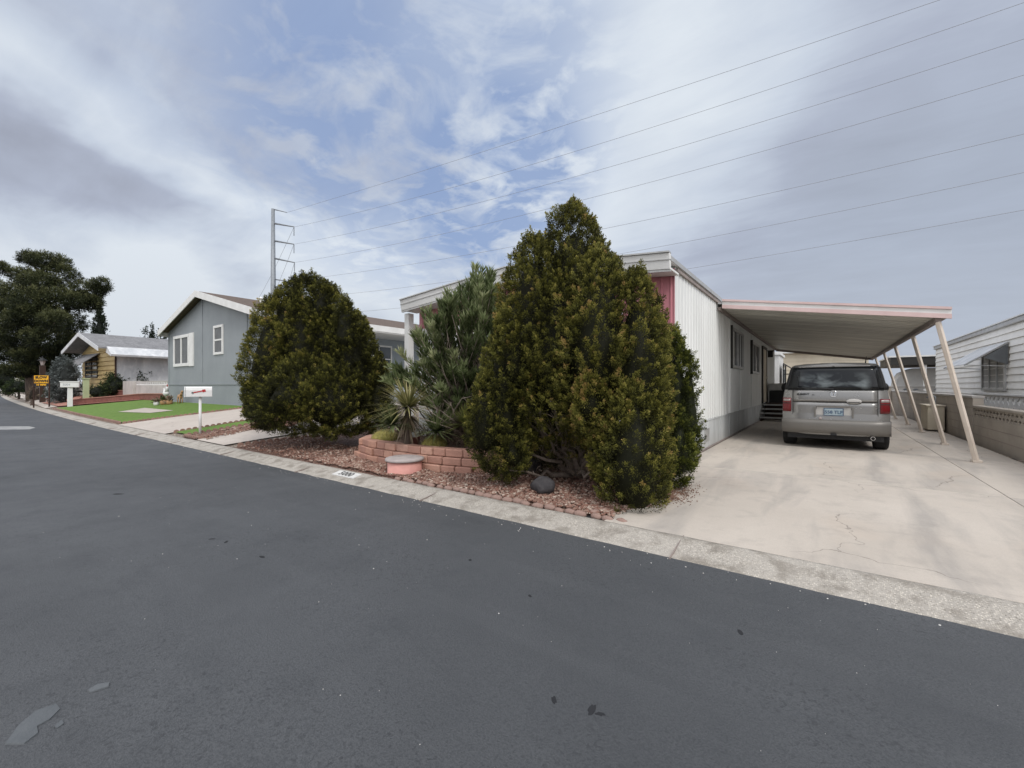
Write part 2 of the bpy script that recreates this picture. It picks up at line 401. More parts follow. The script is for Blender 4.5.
# ------------------------------------------------------------------ foliage
def unit(a): return a / (np.linalg.norm(a, axis=1, keepdims=True) + 1e-9)
def leaves_mesh(name, P, D, L, W, T, matl, parent, extra=None):
    """diamond leaves: base P, direction D, length L, width W, tint T"""
    n = len(P); D = unit(D)
    S = unit(np.cross(D, NR.normal(size=(n, 3))))
    L = np.broadcast_to(L, (n,))[:, None]; W = np.broadcast_to(W, (n,))[:, None]
    V = np.empty((n, 4, 3)); V[:, 0] = P; V[:, 1] = P + D*L*.45 + S*W*.5; V[:, 2] = P + D*L; V[:, 3] = P + D*L*.45 - S*W*.5
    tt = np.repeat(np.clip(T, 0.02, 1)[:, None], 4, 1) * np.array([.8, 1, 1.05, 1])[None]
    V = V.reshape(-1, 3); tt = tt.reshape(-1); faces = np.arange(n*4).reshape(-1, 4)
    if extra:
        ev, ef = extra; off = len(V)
        V = np.vstack([V, ev]); tt = np.concatenate([tt, np.zeros(len(ev))]); faces = np.vstack([faces, ef + off])  # core keeps zero tint: shaded inside of the crown painted dark
    w = wloc(parent) if parent else Vector((0,0,0))
    V = V - np.array(w)
    me = bpy.data.meshes.new(name); nf = len(faces)
    me.vertices.add(len(V)); me.vertices.foreach_set('co', V.astype(np.float32).ravel())
    me.loops.add(nf*4); me.loops.foreach_set('vertex_index', faces.astype(np.int32).ravel())
    me.polygons.add(nf); me.polygons.foreach_set('loop_start', np.arange(0, nf*4, 4, dtype=np.int32))
    me.update(calc_edges=True)
    a = me.attributes.new('tint', 'FLOAT', 'POINT'); a.data.foreach_set('value', np.clip(tt, 0, 1).astype(np.float32))
    me.materials.append(matl)
    o = bpy.data.objects.new(name, me); C.objects.link(o)
    if parent: o.parent = parent
    return o

def core_mesh(lobes, k=.8, seg=14, ring=10):
    Vs = []; Fs = []; off = 0
    for (c, r) in lobes:
        for i in range(ring+1):
            zz = math.cos(math.pi*i/ring); w = math.sqrt(max(0, 1-zz*zz))*(1-.30*zz)
            for j in range(seg):
                a = 2*math.pi*j/seg; q = k*(1+.08*math.sin(3*a+i)); Vs.append((c[0]+r[0]*w*q*math.cos(a), c[1]+r[1]*w*q*math.sin(a), c[2]+r[2]*zz*k))
        for i in range(ring):
            for j in range(seg):
                j2 = (j+1) % seg; Fs.append((off+i*seg+j, off+(i+1)*seg+j, off+(i+1)*seg+j2, off+i*seg+j2))
        off = len(Vs)
    return np.array(Vs), np.array(Fs)

def clumps_on(lobes, dens, upb=.7, jit=.1, cull=.86, zmin=None):
    """clump bases on the outer skin of a union of teardrop lobes"""
    P = []; N = []; Lb = []; LU = []
    for li, (c, r) in enumerate(lobes):
        area = 4*math.pi*((r[0]*r[1])**1.6/3 + (r[0]*r[2])**1.6/3 + (r[1]*r[2])**1.6/3)**(1/1.6)
        n = int(area*dens)
        zz = NR.uniform(-1, 1, n); a = NR.uniform(0, 2*math.pi, n); w = np.sqrt(1-zz*zz)*(1-.30*zz)
        k1 = c[0]*3+li
        lump = np.sin(a*4+k1+3*zz)*np.sin(zz*r[2]*7+k1)+.7*np.sin(a*7-k1+zz*r[2]*11)*np.sin(a*3+zz*r[2]*5)
        q = 1 + NR.normal(0, jit, n) + .10*lump
        p = np.stack([c[0]+r[0]*w*q*np.cos(a), c[1]+r[1]*w*q*np.sin(a), c[2]+r[2]*zz*(1+(q-1)*.5)], 1)
        nn = unit(np.stack([np.cos(a)*w/r[0], np.sin(a)*w/r[1], zz/r[2]*.9+.1], 1))
        keep = np.ones(n, bool)
        for lj, (c2, r2) in enumerate(lobes):
            if lj == li: continue
            z2 = (p[:, 2]-c2[2])/r2[2]; ww = np.sqrt(np.clip(1-z2*z2, 0, 1))*(1-.30*z2)
            d = np.sqrt(((p[:, 0]-c2[0])/r2[0])**2+((p[:, 1]-c2[1])/r2[1])**2)
            keep &= ~((np.abs(z2) < .95) & (d < ww*cull))
        if zmin is not None: keep &= p[:, 2] > zmin
        P.append(p[keep]); N.append(nn[keep]); Lb.append(np.full(keep.sum(), li)); LU.append(lump[keep])
    return np.vstack(P), np.vstack(N), np.concatenate(Lb), np.concatenate(LU)

def shrub(root, name, lobes, dens, per, leaf, wid, matl, upb=.9, csz=.16, cwid=.05, lobe_tint=None, brown=.06, tint=.5, spread=.6, jit=.09, zmin=.02, core=.8, rough_tint=.13):
    P, N, Lb, LU = clumps_on(lobes, dens, jit=jit, zmin=zmin)
    n = len(P)
    ax = unit(N*(1-upb*.6) + np.array([0, 0, upb]) + NR.normal(0, .18, (n, 3)))
    sz = csz*NR.uniform(.6, 1.45, n)
    ct = tint + NR.normal(0, rough_tint, n)
    if lobe_tint: ct = ct + np.array([lobe_tint.get(i, 0) for i in Lb])
    # broad patches of browner foliage
    ph = np.sin(P[:, 0]*2.3+1.3)*np.sin(P[:, 2]*1.9+.4)+np.sin(P[:, 1]*2.7+P[:, 2]*1.1)
    ct = ct + .085*ph + .09*LU  # lump term darkens the hollows: shade painted into the tint
    br = NR.uniform(0, 1, n) < brown; ct[br] += .3
    t = NR.uniform(0, 1, (n, per)); 
    side = NR.normal(0, 1, (n, per, 3)) * (cwid*(1.15-t)[..., None])
    base = P[:, None, :] - ax[:, None, :]*(sz*.45)[:, None, None] + ax[:, None, :]*(t*sz[:, None])[..., None] + side
    D = unit((ax[:, None, :]*1.0 + side/cwid*.35*spread + NR.normal(0, .38*spread, (n, per, 3))).reshape(-1, 3))
    T = (ct[:, None]*(.30+.86*t) + NR.normal(0, .06, (n, per))).reshape(-1)  # clump bases darker than tips: shade in the gaps painted in
    L = leaf*NR.uniform(.6, 1.3, n*per); W = wid*NR.uniform(.7, 1.3, n*per)
    return leaves_mesh(name, base.reshape(-1, 3), D, L, W, T, matl, root, core_mesh(lobes, core) if core else None)

SHR = [1., 1.]
def lob(u, v, Z, hw, hh, dk=1.15, z0=None):
    hw *= SHR[0]; hh *= SHR[1]
    """lobe whose middle is seen at (u, v), Z metres deep, hw/hh its half size seen from the kerb"""
    c = at(u, v, Z); rx = hw*Z/FOC; rz = hh*Z/FOC
    t = (u-512)/FOC; rx = rx/math.sqrt(1+t*t)   # wide lens: a round bush off-centre looks wider
    return ((c.x, c.y, c.z), (rx, rx*dk, rz))

def branches(m, base, tips, r0, r1=.006, wob=.05, n=6, seg=5):
    for tp in tips:
        b = Vector(base) + Vector((R.uniform(-.05,.05), R.uniform(-.05,.05), 0)); tp = Vector(tp)
        pts = []
        for i in range(seg+1):
            k = i/seg; p = b.lerp(tp, k); p += Vector((R.uniform(-wob,wob), R.uniform(-wob,wob), R.uniform(-wob,wob)*.5))*math.sin(math.pi*k)
            pts.append(p)
        m.tube(pts, [r0*(1-i/seg)+r1*(i/seg) for i in range(seg+1)], n)

# ------------------------------------------------------------------ ground sheets
def sheet(name, fn, x0, x1, y0, y1, dx, dy, matl, smooth=True):
    xs = np.arange(x0, x1+dx*.5, dx); ys = np.arange(y0, y1+dy*.5, dy)
    v = [(x, *fn(x, y)) for y in ys for x in xs]; nx = len(xs)
    f = [(j*nx+i, j*nx+i+1, (j+1)*nx+i+1, (j+1)*nx+i) for j in range(len(ys)-1) for i in range(nx-1)]
    m = MB(); m.v = v; m.f = f; o = m.build(name, matl, None, smooth, local=True)
    return tag(o, kind='structure')
def patch(name, q, off, matl, n=24, fn=hz):
    """a quad draped on the terrain: q = four (x, y) corners"""
    m = MB(); q = [Vector((*p, 0)) for p in q]
    for j in range(n+1):
        for i in range(n+1):
            a = q[0].lerp(q[1], i/n); b = q[3].lerp(q[2], i/n); p = a.lerp(b, j/n)
            m.v.append((p.x, p.y, fn(p.x, p.y)+off))
    m.f = [(j*(n+1)+i, j*(n+1)+i+1, (j+1)*(n+1)+i+1, (j+1)*(n+1)+i) for j in range(n) for i in range(n)]
    return tag(m.build(name, matl, None, True, local=True), kind='structure')

# far ground: one sheet to the horizon, lying under everything
m = MB(); m.quad((-900,-900,-.35),(900,-900,-.35),(900,900,-.35),(-900,900,-.35)); tag(m.build('ground', M['desert'], local=True), kind='structure')
# lots behind the kerb, following the slope of the lots
sheet('terrain', lambda x, y: (y+cy(x)-3.9, hz(x, y+cy(x)-3.9)-.03), -140, 60, 3.9, 11.9, .5, .25, M['desert'])
sheet('terrain', lambda x, y: (y, hz(x, 60)-.03), -140, 60, 11.6, 90, 2, 4, M['desert'])
# street and both kerbs
def street_z(x, t): return -.062 + .05*math.sin(math.pi*t)
m = MB(); xs = np.concatenate([np.arange(-140,-20,1.0), np.arange(-20,12,.06), np.arange(12,61,1.0)]); NT = 12
for x in xs:
    for k in range(NT+1):
        t = k/NT; y = -6.2 + (cy(x)-.34+6.2+(.012*math.sin(x*3.1)+.010*math.sin(x*8.7+1)+.006*math.sin(x*23)+R.uniform(-.004,.004))*(k == NT))*t; m.v.append((x, y, street_z(x, t)))
n = len(xs)
for i in range(n-1):
    for k in range(NT): a = i*(NT+1)+k; m.f.append((a, a+NT+1, a+NT+2, a+1))
tag(m.build('street', M['asphalt'], None, True, local=True), kind='structure')
def curb(name, yfn, sgn, x0, x1):
    prof = [(-.42,-.10),(-.36,-.052),(-.30,-.050),(-.22,-.030),(-.12,-.004),(-.04,.006),(.0,.006),(.02,-.02),(.02,-.12)]
    m = MB(); xs = np.arange(x0, x1+.01, .25)
    for x in xs:
        for (o, z) in prof:
            j = .006*math.sin(x*7.1+o*20)+.004*math.sin(x*17.3) if o < 0 else 0
            m.v.append((x, yfn(x)+sgn*(o+j), z+ .003*math.sin(x*11+o*31)))
    k = len(prof)
    for i in range(len(xs)-1):
        for j in range(k-1): a = i*k+j; m.f.append((a, a+k, a+k+1, a+1) if sgn > 0 else (a, a+1, a+k+1, a+k))
    return tag(m.build(name, M['curb'], None, True, local=True), kind='structure')
curb('curb', cy, 1, -140, 60)
for i in range(16):
    x = -30+2.9*i; m = MB(); m.box((x,cy(x)-.2,-.021),(.007,.42,.012)); 
    m.v = [(a, b, -.048+.058*max(0,min(1,(b-cy(x)+.36)/.34))+(.0022 if c > -.021 else -.02)) for a, b, c in m.v]; tag(m.build('curb_joint', M['beam'], None, local=True), kind='structure')
curb('curb', lambda x: -6.5, -1, -140, 60)
m = MB(); m.quad((-140,-60,-.03),(60,-60,-.03),(60,-6.52,-.03),(-140,-6.52,-.03)); tag(m.build('terrain', M['desert'], local=True), kind='structure')

# the near lot: driveway slabs with open joints, pad under the carport, strip by the wall
def slab(name, x0, x1, y0, y1, matl, z=0.0, j=.006):
    m = MB(); m.bb(x0+j, x1-j, y0+j, y1-j, z-.08, z); return tag(m.build(name, matl, bevel=.006), kind='structure')
YS = [3.92, 7.55, 11.1, 14.6, 18.2, 21.8, 25.4]
for i in range(len(YS)-1):
    slab('driveway', -1.98 if i > 0 else -1.75, 1.74, YS[i], YS[i+1], M['drive'], 0)
    slab('driveway', 1.74, 2.72, YS[i], YS[i+1], M['drive'], -.003)
m = MB(); m.quad((2.72,3.95,-.012),(60,3.95,-.012),(60,11.5,-.012),(2.72,11.5,-.012)); tag(m.build('gravel_yard', M['desert'], local=True), kind='structure')
m = MB(); m.quad((-1.99,3.95,-.02),(2.74,3.95,-.02),(2.74,26,-.02),(-1.99,26,-.02)); tag(m.build('joint_filler', M['seam'], local=True), kind='structure')
# red gravel bed of the near lot
def bumpy(x, y): return hz(x, y) + .012*math.sin(x*5)*math.sin(y*6.3) + .01*math.sin(x*13+y*9)
patch('gravel_bed', [(-10.3,3.93),(-1.62,3.93),(-1.99,7.6),(-9.2,7.6)], .0, M['redgravel'], 60, lambda x, y: bumpy(x, y)+.01-.035*sm(4.3,3.93,y))
patch('driveway_apron', [(-1.75,3.93),(-1.2,3.93),(-1.4,5.2),(-1.98,6.0)], .0, M['drive'], 6, lambda x, y: -.004)
# leaf litter that spills over the slab by the bush
# grey house lot
patch('neighbor_driveway', [(-19.3,3.93),(-14.6,3.93),(-13.0,8.2),(-16.9,8.2)], .0, M['walk'])
patch('neighbor_driveway', [(-16.9,8.2),(-13.0,8.2),(-12.6,22),(-16.5,22)], .0, M['walk'])
patch('walkway', [(-12.35,3.95),(-10.75,3.95),(-10.2,7.6),(-11.2,7.6)], .0, M['walk'])
patch('lawn', [(-35.5,cy(-35.5)+.25),(-19.6,4.12),(-17.0,7.15),(-30.5,7.25)], .015, M['turf'], 40)
patch('lawn', [(-14.45,4.12),(-13.4,4.12),(-12.1,7.2),(-12.9,7.2)], .012, M['turf'], 20)
patch('paving_slab', [(-24.6,5.0),(-21.4,5.3),(-20.7,5.85),(-24.4,5.85)], .03, M['walk'], 6)
patch('gravel_bed', [(-13.35,3.95),(-12.45,3.95),(-11.4,7.2),(-12.05,7.2)], .014, M['redgravel'], 20)
patch('terrace', [(-45,cy(-45)+.5),(-36.4,cy(-36.4)+.5),(-27.0,8.8),(-37,8.8)], .05, M['terrace'], 20)
patch('sidewalk', [(-140,cy(-140)+.02),(-37,cy(-37)+.02),(-37,cy(-37)+.75),(-140,cy(-140)+.9)], .004, M['walk'], 30)
# a pale concrete strip let into the road, seal-coat flakes and dark spots
def on_street(x, y): 
    t = (y+6.2)/(cy(x)-.34+6.2); return street_z(x, t)
def poly_patch(name, pts, th, matl):
    m = MB(); c = Vector((sum(p[0] for p in pts)/len(pts), sum(p[1] for p in pts)/len(pts), 0))
    n = len(pts)
    for (x, y) in pts: m.v.append((x, y, on_street(x, y)-.003))
    for (x, y) in pts:
        p = Vector((x,y,0)).lerp(c, .04); m.v.append((p.x, p.y, on_street(p.x, p.y)+th))
    m.v.append((c.x, c.y, on_street(c.x, c.y)+th))
    for i in range(n):
        j = (i+1) % n; m.f.append((i, j, n+j, n+i)); m.f.append((n+i, n+j, 2*n))
    return tag(m.build(name, matl, None, False, local=True), kind='structure')
def grd(u, v):
    Z = EYE*FOC/(v-386)
    for _ in range(20):
        p = at(u, v, Z); z = on_street(p.x, p.y) ; Z = (EYE-z)*FOC/(v-386)
    p = at(u, v, Z); return (p.x, p.y)
def blotch(c, rx, ry, ang, n=14, jit=.22):
    out = []
    for i in range(n):
        a = 2*math.pi*i/n; q = 1+R.uniform(-jit, jit); x, y = rx*q*math.cos(a), ry*q*math.sin(a)
        out.append((c[0]+x*math.cos(ang)-y*math.sin(ang), c[1]+x*math.sin(ang)+y*math.cos(ang)))
    return out
poly_patch('seal_flake', [grd(*p) for p in ((4,745),(18,726),(36,711),(57,704),(61,709),(50,720),(37,727),(38,734),(24,745))], .005, M['flake'])
poly_patch('seal_flake', [grd(*p) for p in ((87,691),(97,685),(110,683),(109,687),(97,691),(90,693))], .005, M['flake'])
poly_patch('seal_flake', [grd(*p) for p in ((54,727),(62,720),(64,724),(57,729))], .004, M['flake'])
for (u, v, a) in ((554,700,5),(592,710,8),(600,714,5),(740,632,5),(530,596,3),(470,560,3),(118,494,5),(212,539,3),(226,542,3),(262,557,4)):
    c = grd(u, v); Z = -c[0]*SS+c[1]*CC
    poly_patch('road_spot', blotch(c, a*.75*Z/FOC*1.4, a*.6*Z/FOC*.8, R.uniform(0,3)), .0012, M['hole'])
poly_patch('concrete_strip', [grd(-25,426.6),grd(30,426.3),grd(36,427.6),grd(30,429.3),grd(-25,430)], .003, M['flake2'])

M['grit'] = island_mat('pale_grit', [(.62,.60,.56),(.45,.43,.40),(.7,.69,.66)], .9, .2, 80)
# gravel: loose stones scattered on the beds (nobody could count them)
def scatter_stones(name, label, areas, matl, sizes=(.008,.022)):
    ico = np.array([(0,0,1),(.89,0,.45),(.28,.85,.45),(-.72,.53,.45),(-.72,-.53,.45),(.28,-.85,.45),(.72,.53,-.45),(-.28,.85,-.45),(-.89,0,-.45),(-.28,-.85,-.45),(.72,-.53,-.45),(0,0,-1)])
    F = np.array([(0,1,2),(0,2,3),(0,3,4),(0,4,5),(0,5,1),(1,6,2),(2,7,3),(3,8,4),(4,9,5),(5,10,1),(6,7,2),(7,8,3),(8,9,4),(9,10,5),(10,6,1),(11,7,6),(11,8,7),(11,9,8),(11,10,9),(11,6,10)])
    V = []; Fs = []; k = 0
    for (n, pf, s) in areas:
        for _ in range(n):
            x, y = pf(); r = R.uniform(*sizes)*s
            a = R.uniform(0, 6.28); sc = np.array([r*R.uniform(.8,1.5), r*R.uniform(.7,1.2), r*R.uniform(.5,.9)])
            p = ico*sc; ca, sa = math.cos(a), math.sin(a)
            p = np.stack([p[:,0]*ca-p[:,1]*sa, p[:,0]*sa+p[:,1]*ca, p[:,2]], 1)+np.array([x, y, bumpy(x, y)+.012+r*.3])
            V.append(p); Fs.append(F+k*12); k += 1
    me = bpy.data.meshes.new(name); me.from_pydata(np.vstack(V).tolist(), [], np.vstack(Fs).tolist()); me.materials.append(matl)
    o = bpy.data.objects.new(name, me); C.objects.link(o); return tag(o, label, 'gravel', kind='stuff')
M['stones'] = island_mat('gravel_stones', [(.15,.07,.05),(.24,.13,.095),(.19,.095,.07),(.29,.18,.135),(.30,.21,.165),(.50,.41,.34)], .9, .3, 80)
scatter_stones('loose_gravel', 'loose reddish gravel stones covering the bed behind the kerb', [
    (9500, lambda: (R.uniform(-7.2,-1.7), 4.02+abs(R.gauss(0,.75))), 1),
    (1500, lambda: (R.uniform(-10.2,-7.2), R.uniform(4.0,5.4)), 1),
    (900, lambda: (R.uniform(-13.2,-12.2)+.25, R.uniform(4.05,6.8)), 1.3)], M['stones'])
M['litterstones'] = island_mat('brown_litter', [(.16,.08,.05),(.22,.13,.09),(.12,.06,.04)], .9, .3, 80)
_b = bumpy
bumpy = lambda x, y: on_street(x, y)-.012
scatter_stones('road_grit', 'tiny pale grit specks lying on the dark asphalt', [(150, lambda: (R.uniform(-9,3), R.uniform(.6,3.3)), .14),(160, lambda: (R.uniform(-14,2), R.gauss(3.42,.08)), .3),(16, lambda: (R.uniform(-7,1), R.uniform(1,3)), .27)], M['grit'])
bumpy = _b
scatter_stones('leaf_litter', 'dry reddish litter spilling onto the slab beside the bush', [
    (1500, lambda: (R.gauss(-1.50,.11), R.gauss(5.35,.28)), .8)], M['litterstones'], (.004,.011))

# ------------------------------------------------------------------ text
def text_mesh(name, txt, size, matl, parent, mtx, ext=.002, spacing=1.0, bold=0):
    cu = bpy.data.curves.new(name, 'FONT'); cu.body = txt; cu.size = size; cu.extrude = ext; cu.align_x = 'CENTER'; cu.align_y = 'CENTER'; cu.space_character = spacing; cu.offset = bold
    t = bpy.data.objects.new(name, cu); C.objects.link(t)
    dg = bpy.context.evaluated_depsgraph_get(); me = bpy.data.meshes.new_from_object(t.evaluated_get(dg))
    bpy.data.objects.remove(t); me.materials.clear(); me.materials.append(matl)
    o = bpy.data.objects.new(name, me); C.objects.link(o)
    if parent: o.parent = parent; w = wloc(parent)
    else: w = Vector((0,0,0))
    me.transform(Matrix.Translation(-w) @ mtx) ; return o
def facing(loc, ang, tilt=90):   # text plane: reads from the side the frame's outward normal points to
    return Matrix.Translation(loc) @ Matrix.Rotation(ang, 4, 'Z') @ Matrix.Rotation(rad(tilt), 4, 'X')

# house number on the kerb
tx = -5.78
num = thing('curb_number', 'white painted panel with the number 5000 stencilled in black on the kerb', 'house number', (tx,3.7,-.02))
ca = math.atan2(.026,.10)
mt = Matrix.Translation((tx, 3.74, -.006)) @ Matrix.Rotation(ca, 4, 'X')
m = MB(); 
for sx, sy in ((-1,-1),(1,-1),(1,1),(-1,1)): m.v.append(tuple(mt @ Vector((sx*.27, sy*.075, .003))))
for sx, sy in ((-1,-1),(1,-1),(1,1),(-1,1)): m.v.append(tuple(mt @ Vector((sx*.27, sy*.075, -.03))))
m.f = [(0,1,2,3),(4,5,1,0),(5,6,2,1),(6,7,3,2),(7,4,0,3)]
m.build('painted_panel', M['stencil'], num)
text_mesh('digits', '5000', .145, M['blackpaint'], num, mt @ Matrix.Translation((0,0,.005)), .001, 1.1, .004)

# ------------------------------------------------------------------ windows, siding
def window(parent, fr, s0, s1, z0, z1, fmat, pmat, mull=(1,0), fw=.06, out=.05, name='window', sill=False, o=0):
    m = MB()
    fr.box(m, s0,s1,o,o+out,z1-fw,z1); fr.box(m, s0,s1,o,o+out,z0,z0+fw)
    fr.box(m, s0,s0+fw,o,o+out-.002,z0+fw,z1-fw); fr.box(m, s1-fw,s1,o,o+out-.002,z0+fw,z1-fw)
    for i in range(mull[0]):
        c = s0+(s1-s0)*(i+1)/(mull[0]+1); fr.box(m, c-fw*.4,c+fw*.4,o,o+out-.008,z0+fw,z1-fw)
    for i in range(mull[1]):
        c = z0+(z1-z0)*(i+1)/(mull[1]+1); fr.box(m, s0+fw,s1-fw,o,o+out-.014,c-fw*.35,c+fw*.35)
    w = m.build(name, fmat, parent, bevel=.004)
    p = MB(); fr.box(p, s0+fw*.5,s1-fw*.5,o,o+.02,z0+fw*.5,z1-fw*.5); p.build('pane', pmat, w)
    if sill:
        q = MB(); fr.box(q, s0-.04,s1+.04,o,o+out+.04,z0-.05,z0-.002); q.build('sill', fmat, w)
    return w
def vribs(m, fr, s0, s1, z0, z1, pitch=.2, d=.012, topfn=None):
    """vertical ribbed sheet: raised ribs joined by flat pans, one continuous surface"""
    s = s0; prof = []
    while s < s1-1e-6:
        e = min(s+pitch, s1); k = e-s
        prof += [(s, 0), (s+k*.62, 0), (s+k*.68, d), (s+k*.78, d), (s+k*.84, 0)]
        s = e
    prof.append((s1, 0))
    b = len(m.v)
    for (a, o) in prof:
        m.v.append(tuple(fr.p(a, o, z0))); m.v.append(tuple(fr.p(a, o, topfn(a) if topfn else z1)))
    for i in range(len(prof)-1): m.f.append((b+2*i, b+2*i+2, b+2*i+3, b+2*i+1))
def laps(m, fr, s0, s1, z0, z1, pitch=.2, d=.02, topfn=None):
    z = z0
    while z < z1-1e-6:
        e = min(z+pitch, z1)
        if topfn is None: a0, a1 = s0, s1
        else:
            a0, a1 = topfn(e)
        m.quad(fr.p(a0,d,z),fr.p(a1,d,z),fr.p(a1,.002,e),fr.p(a0,.002,e))
        m.quad(fr.p(a0,.002,z),fr.p(a1,.002,z),fr.p(a1,d,z),fr.p(a0,d,z))
        z = e

# ------------------------------------------------------------------ near home (pink front, white ribbed side)
HX = -2.04; HL = -8.3; HB = 7.42; HE = 24.6; HZ = 3.33
home = thing('mobile_home', 'long white ribbed mobile home with a pink front beside the carport', 'mobile home', (-5.4,HB,0))
side = Fr((HX, HB), math.pi/2)        # s runs along +y, outwards = +x
front = Fr((HL, HB), 0)               # s along +x, outwards = -y
m = MB(); m.bb(HL,HX-.012,HB+.012,HE,.0,HZ-.02); m.build('wall_core', M['white'], home)
m = MB(); vribs(m, side, 0, HE-HB, .60, HZ, .205, .014); m.build('side_siding', M['siding'], home)
m = MB(); side.box(m, -.004,HE-HB,-.02,.012,-.01,.585)
for i in range(14): side.box(m, 1.24*i,1.24*i+.025,.012,.02,.0,.58)
side.box(m, 0,HE-HB,.012,.026,.575,.597); m.build('skirting', M['skirt'], home)
m = MB(); side.box(m, 0,HE-HB,-.02,.05,-.012,.02); m.build('base_strip', M['beam'], home)
peak = lambda s: 3.30 + .26*(1-abs(s-3.13)/3.13)
m = MB(); vribs(m, front, 0.0, HX-HL, .60, 3.2, .16, .014, topfn=lambda s: peak(s)-.02); m.build('front_siding', M['pink'], home)
m = MB(); front.box(m, 0,HX-HL,-.02,.015,0,.59); m.build('front_skirting', M['skirt'], home)
m = MB(); front.box(m, .02,HX-HL-.9,.018,.03,.6,2.74); m.build('front_panel', M['white'], home)
# roof with deep white fascia that boxes the front
m = MB()
mid = (HL+HX)/2; y0 = HB-.46; ex = .05
for (xa, za, xb, zb) in ((HL-ex, 3.34, mid, 3.62), (mid, 3.62, HX+ex, 3.34)):
    m.hexa([(xa,y0,za-.03),(xb,y0,zb-.03),(xb,HE+.2,zb-.03),(xa,HE+.2,za-.03),(xa,y0,za+.03),(xb,y0,zb+.03),(xb,HE+.2,zb+.03),(xa,HE+.2,za+.03)])
m.build('roof', M['white'], home)
m = MB()
for (xa, za, xb, zb) in ((HL-ex-.02, 3.34, mid, 3.62), (mid, 3.62, HX+ex+.02, 3.34)):
    m.hexa([(xa,y0-.06,za-.20),(xb,y0-.06,zb-.20),(xb,y0,zb-.20),(xa,y0,za-.20),(xa,y0-.10,za+.05),(xb,y0-.10,zb+.05),(xb,y0,zb+.05),(xa,y0,za+.05)])
    m.hexa([(xa,y0,za-.20),(xb,y0,zb-.20),(xb,HB-.01,zb-.20),(xa,HB-.01,za-.20),(xa,y0,za-.16),(xb,y0,zb-.16),(xb,HB-.01,zb-.16),(xa,HB-.01,za-.16)])
m.build('fascia', M['white'], home, bevel=.008)
m = MB()
for (xa, za, xb, zb) in ((HL-ex-.02, 3.34, mid, 3.62), (mid, 3.62, HX+ex+.02, 3.34)):
    for (k0, k1, o) in ((-.235,-.202,.05),(-.06,-.045,.095),(.052,.075,.125)):
        m.hexa([(xa,y0-o,za+k0),(xb,y0-o,zb+k0),(xb,y0,zb+k0),(xa,y0,za+k0),(xa,y0-o,za+k1),(xb,y0-o,zb+k1),(xb,y0,zb+k1),(xa,y0,za+k1)])
m.build('fascia_moulding', M['alum'], home)
m = MB(); m.bb(HX+.051,HX+.062,y0-.02,HE+.2,3.30,3.375); m.build('roof_edge', M['alum'], home)
m = MB(); m.bb(HX+.016,HX+.045,HB+.02,HE+.2,3.22,3.27); m.build('drip_gutter', M['beam'], home)
m = MB(); m.bb(HL-.14,HL+.02,HB-.36,HB-.2,.0,3.10); m.build('corner_post', M['white'], home, bevel=.006)
# front window with a white scalloped awning
window(home, front, 1.5,4.2,1.4,2.3, M['white'], M['glass'], (2,0), o=.03)
m = MB()
for i in range(16):
    a = 1.25+i*.215
    m.hexa([front.p(a,.75,2.20),front.p(a+.212,.75,2.20),front.p(a+.212,.03,2.60),front.p(a,.03,2.60),front.p(a,.76,2.22),front.p(a+.212,.76,2.22),front.p(a+.212,.03,2.62),front.p(a,.03,2.62)])
    q = [front.p(a+.106+.106*math.cos(t),0.76,2.21+.10*math.sin(t)) for t in [math.pi+math.pi*k/6 for k in range(7)]]
    m.prism(q, front.w*.015)
m.build('awning', M['white'], home)
# side windows, door, lamp, vents
for (a_, b_, z_) in ((12.5,14.45,1.80),(16.3,18.2,1.74)):
    w = window(home, side, a_-HB, b_-HB, z_, z_+1.06, M['alum'], M['sideglass'], (1,0), .07, .07)
    q = MB(); side.box(q, a_-HB+.08, a_-HB+.55, .021,.024, z_+.08, z_+.98); q.build('pane_reflection', M['white'], w)  # white sheet painted in for the bright reflection on half the pane
    q = MB(); side.box(q, a_-HB-.05, a_-HB-.002, 0,.08, z_-.03, z_+1.10); q.build('surround', M['darkframe'], w)
d = MB(); side.box(d, 19.4-HB,20.6-HB,.0,.05,.66,2.78); dr = d.build('door', M['cream'], home, bevel=.01)
d = MB(); side.box(d, 19.3-HB,19.4-HB,.0,.07,.62,2.88); side.box(d, 20.6-HB,20.7-HB,.0,.07,.62,2.88); side.box(d, 19.4-HB,20.6-HB,.0,.07,2.79,2.88); d.build('door_frame', M['darkframe'], dr)
d = MB(); side.box(d, 20.42-HB,20.48-HB,.05,.11,1.60,1.72); d.build('handle', M['chrome'], dr)
d = MB(); side.box(d, 21.5-HB,21.65-HB,.0,.20,2.55,2.80); side.box(d, 21.48-HB,21.67-HB,.0,.24,2.80,2.84); d.build('wall_lamp', M['black'], home)
for s in (4.9, 6.6, 8.9): 
    d = MB(); side.box(d, s,s+.02,.012,.045,.62,.64+2.4 if s==8.9 else 3.1); d.build('trim_strip', M['siding'], home)
d = MB(); side.box(d, 2.1,2.5,.014,.03,.15,.42); d.build('vent', M['alum'], home)

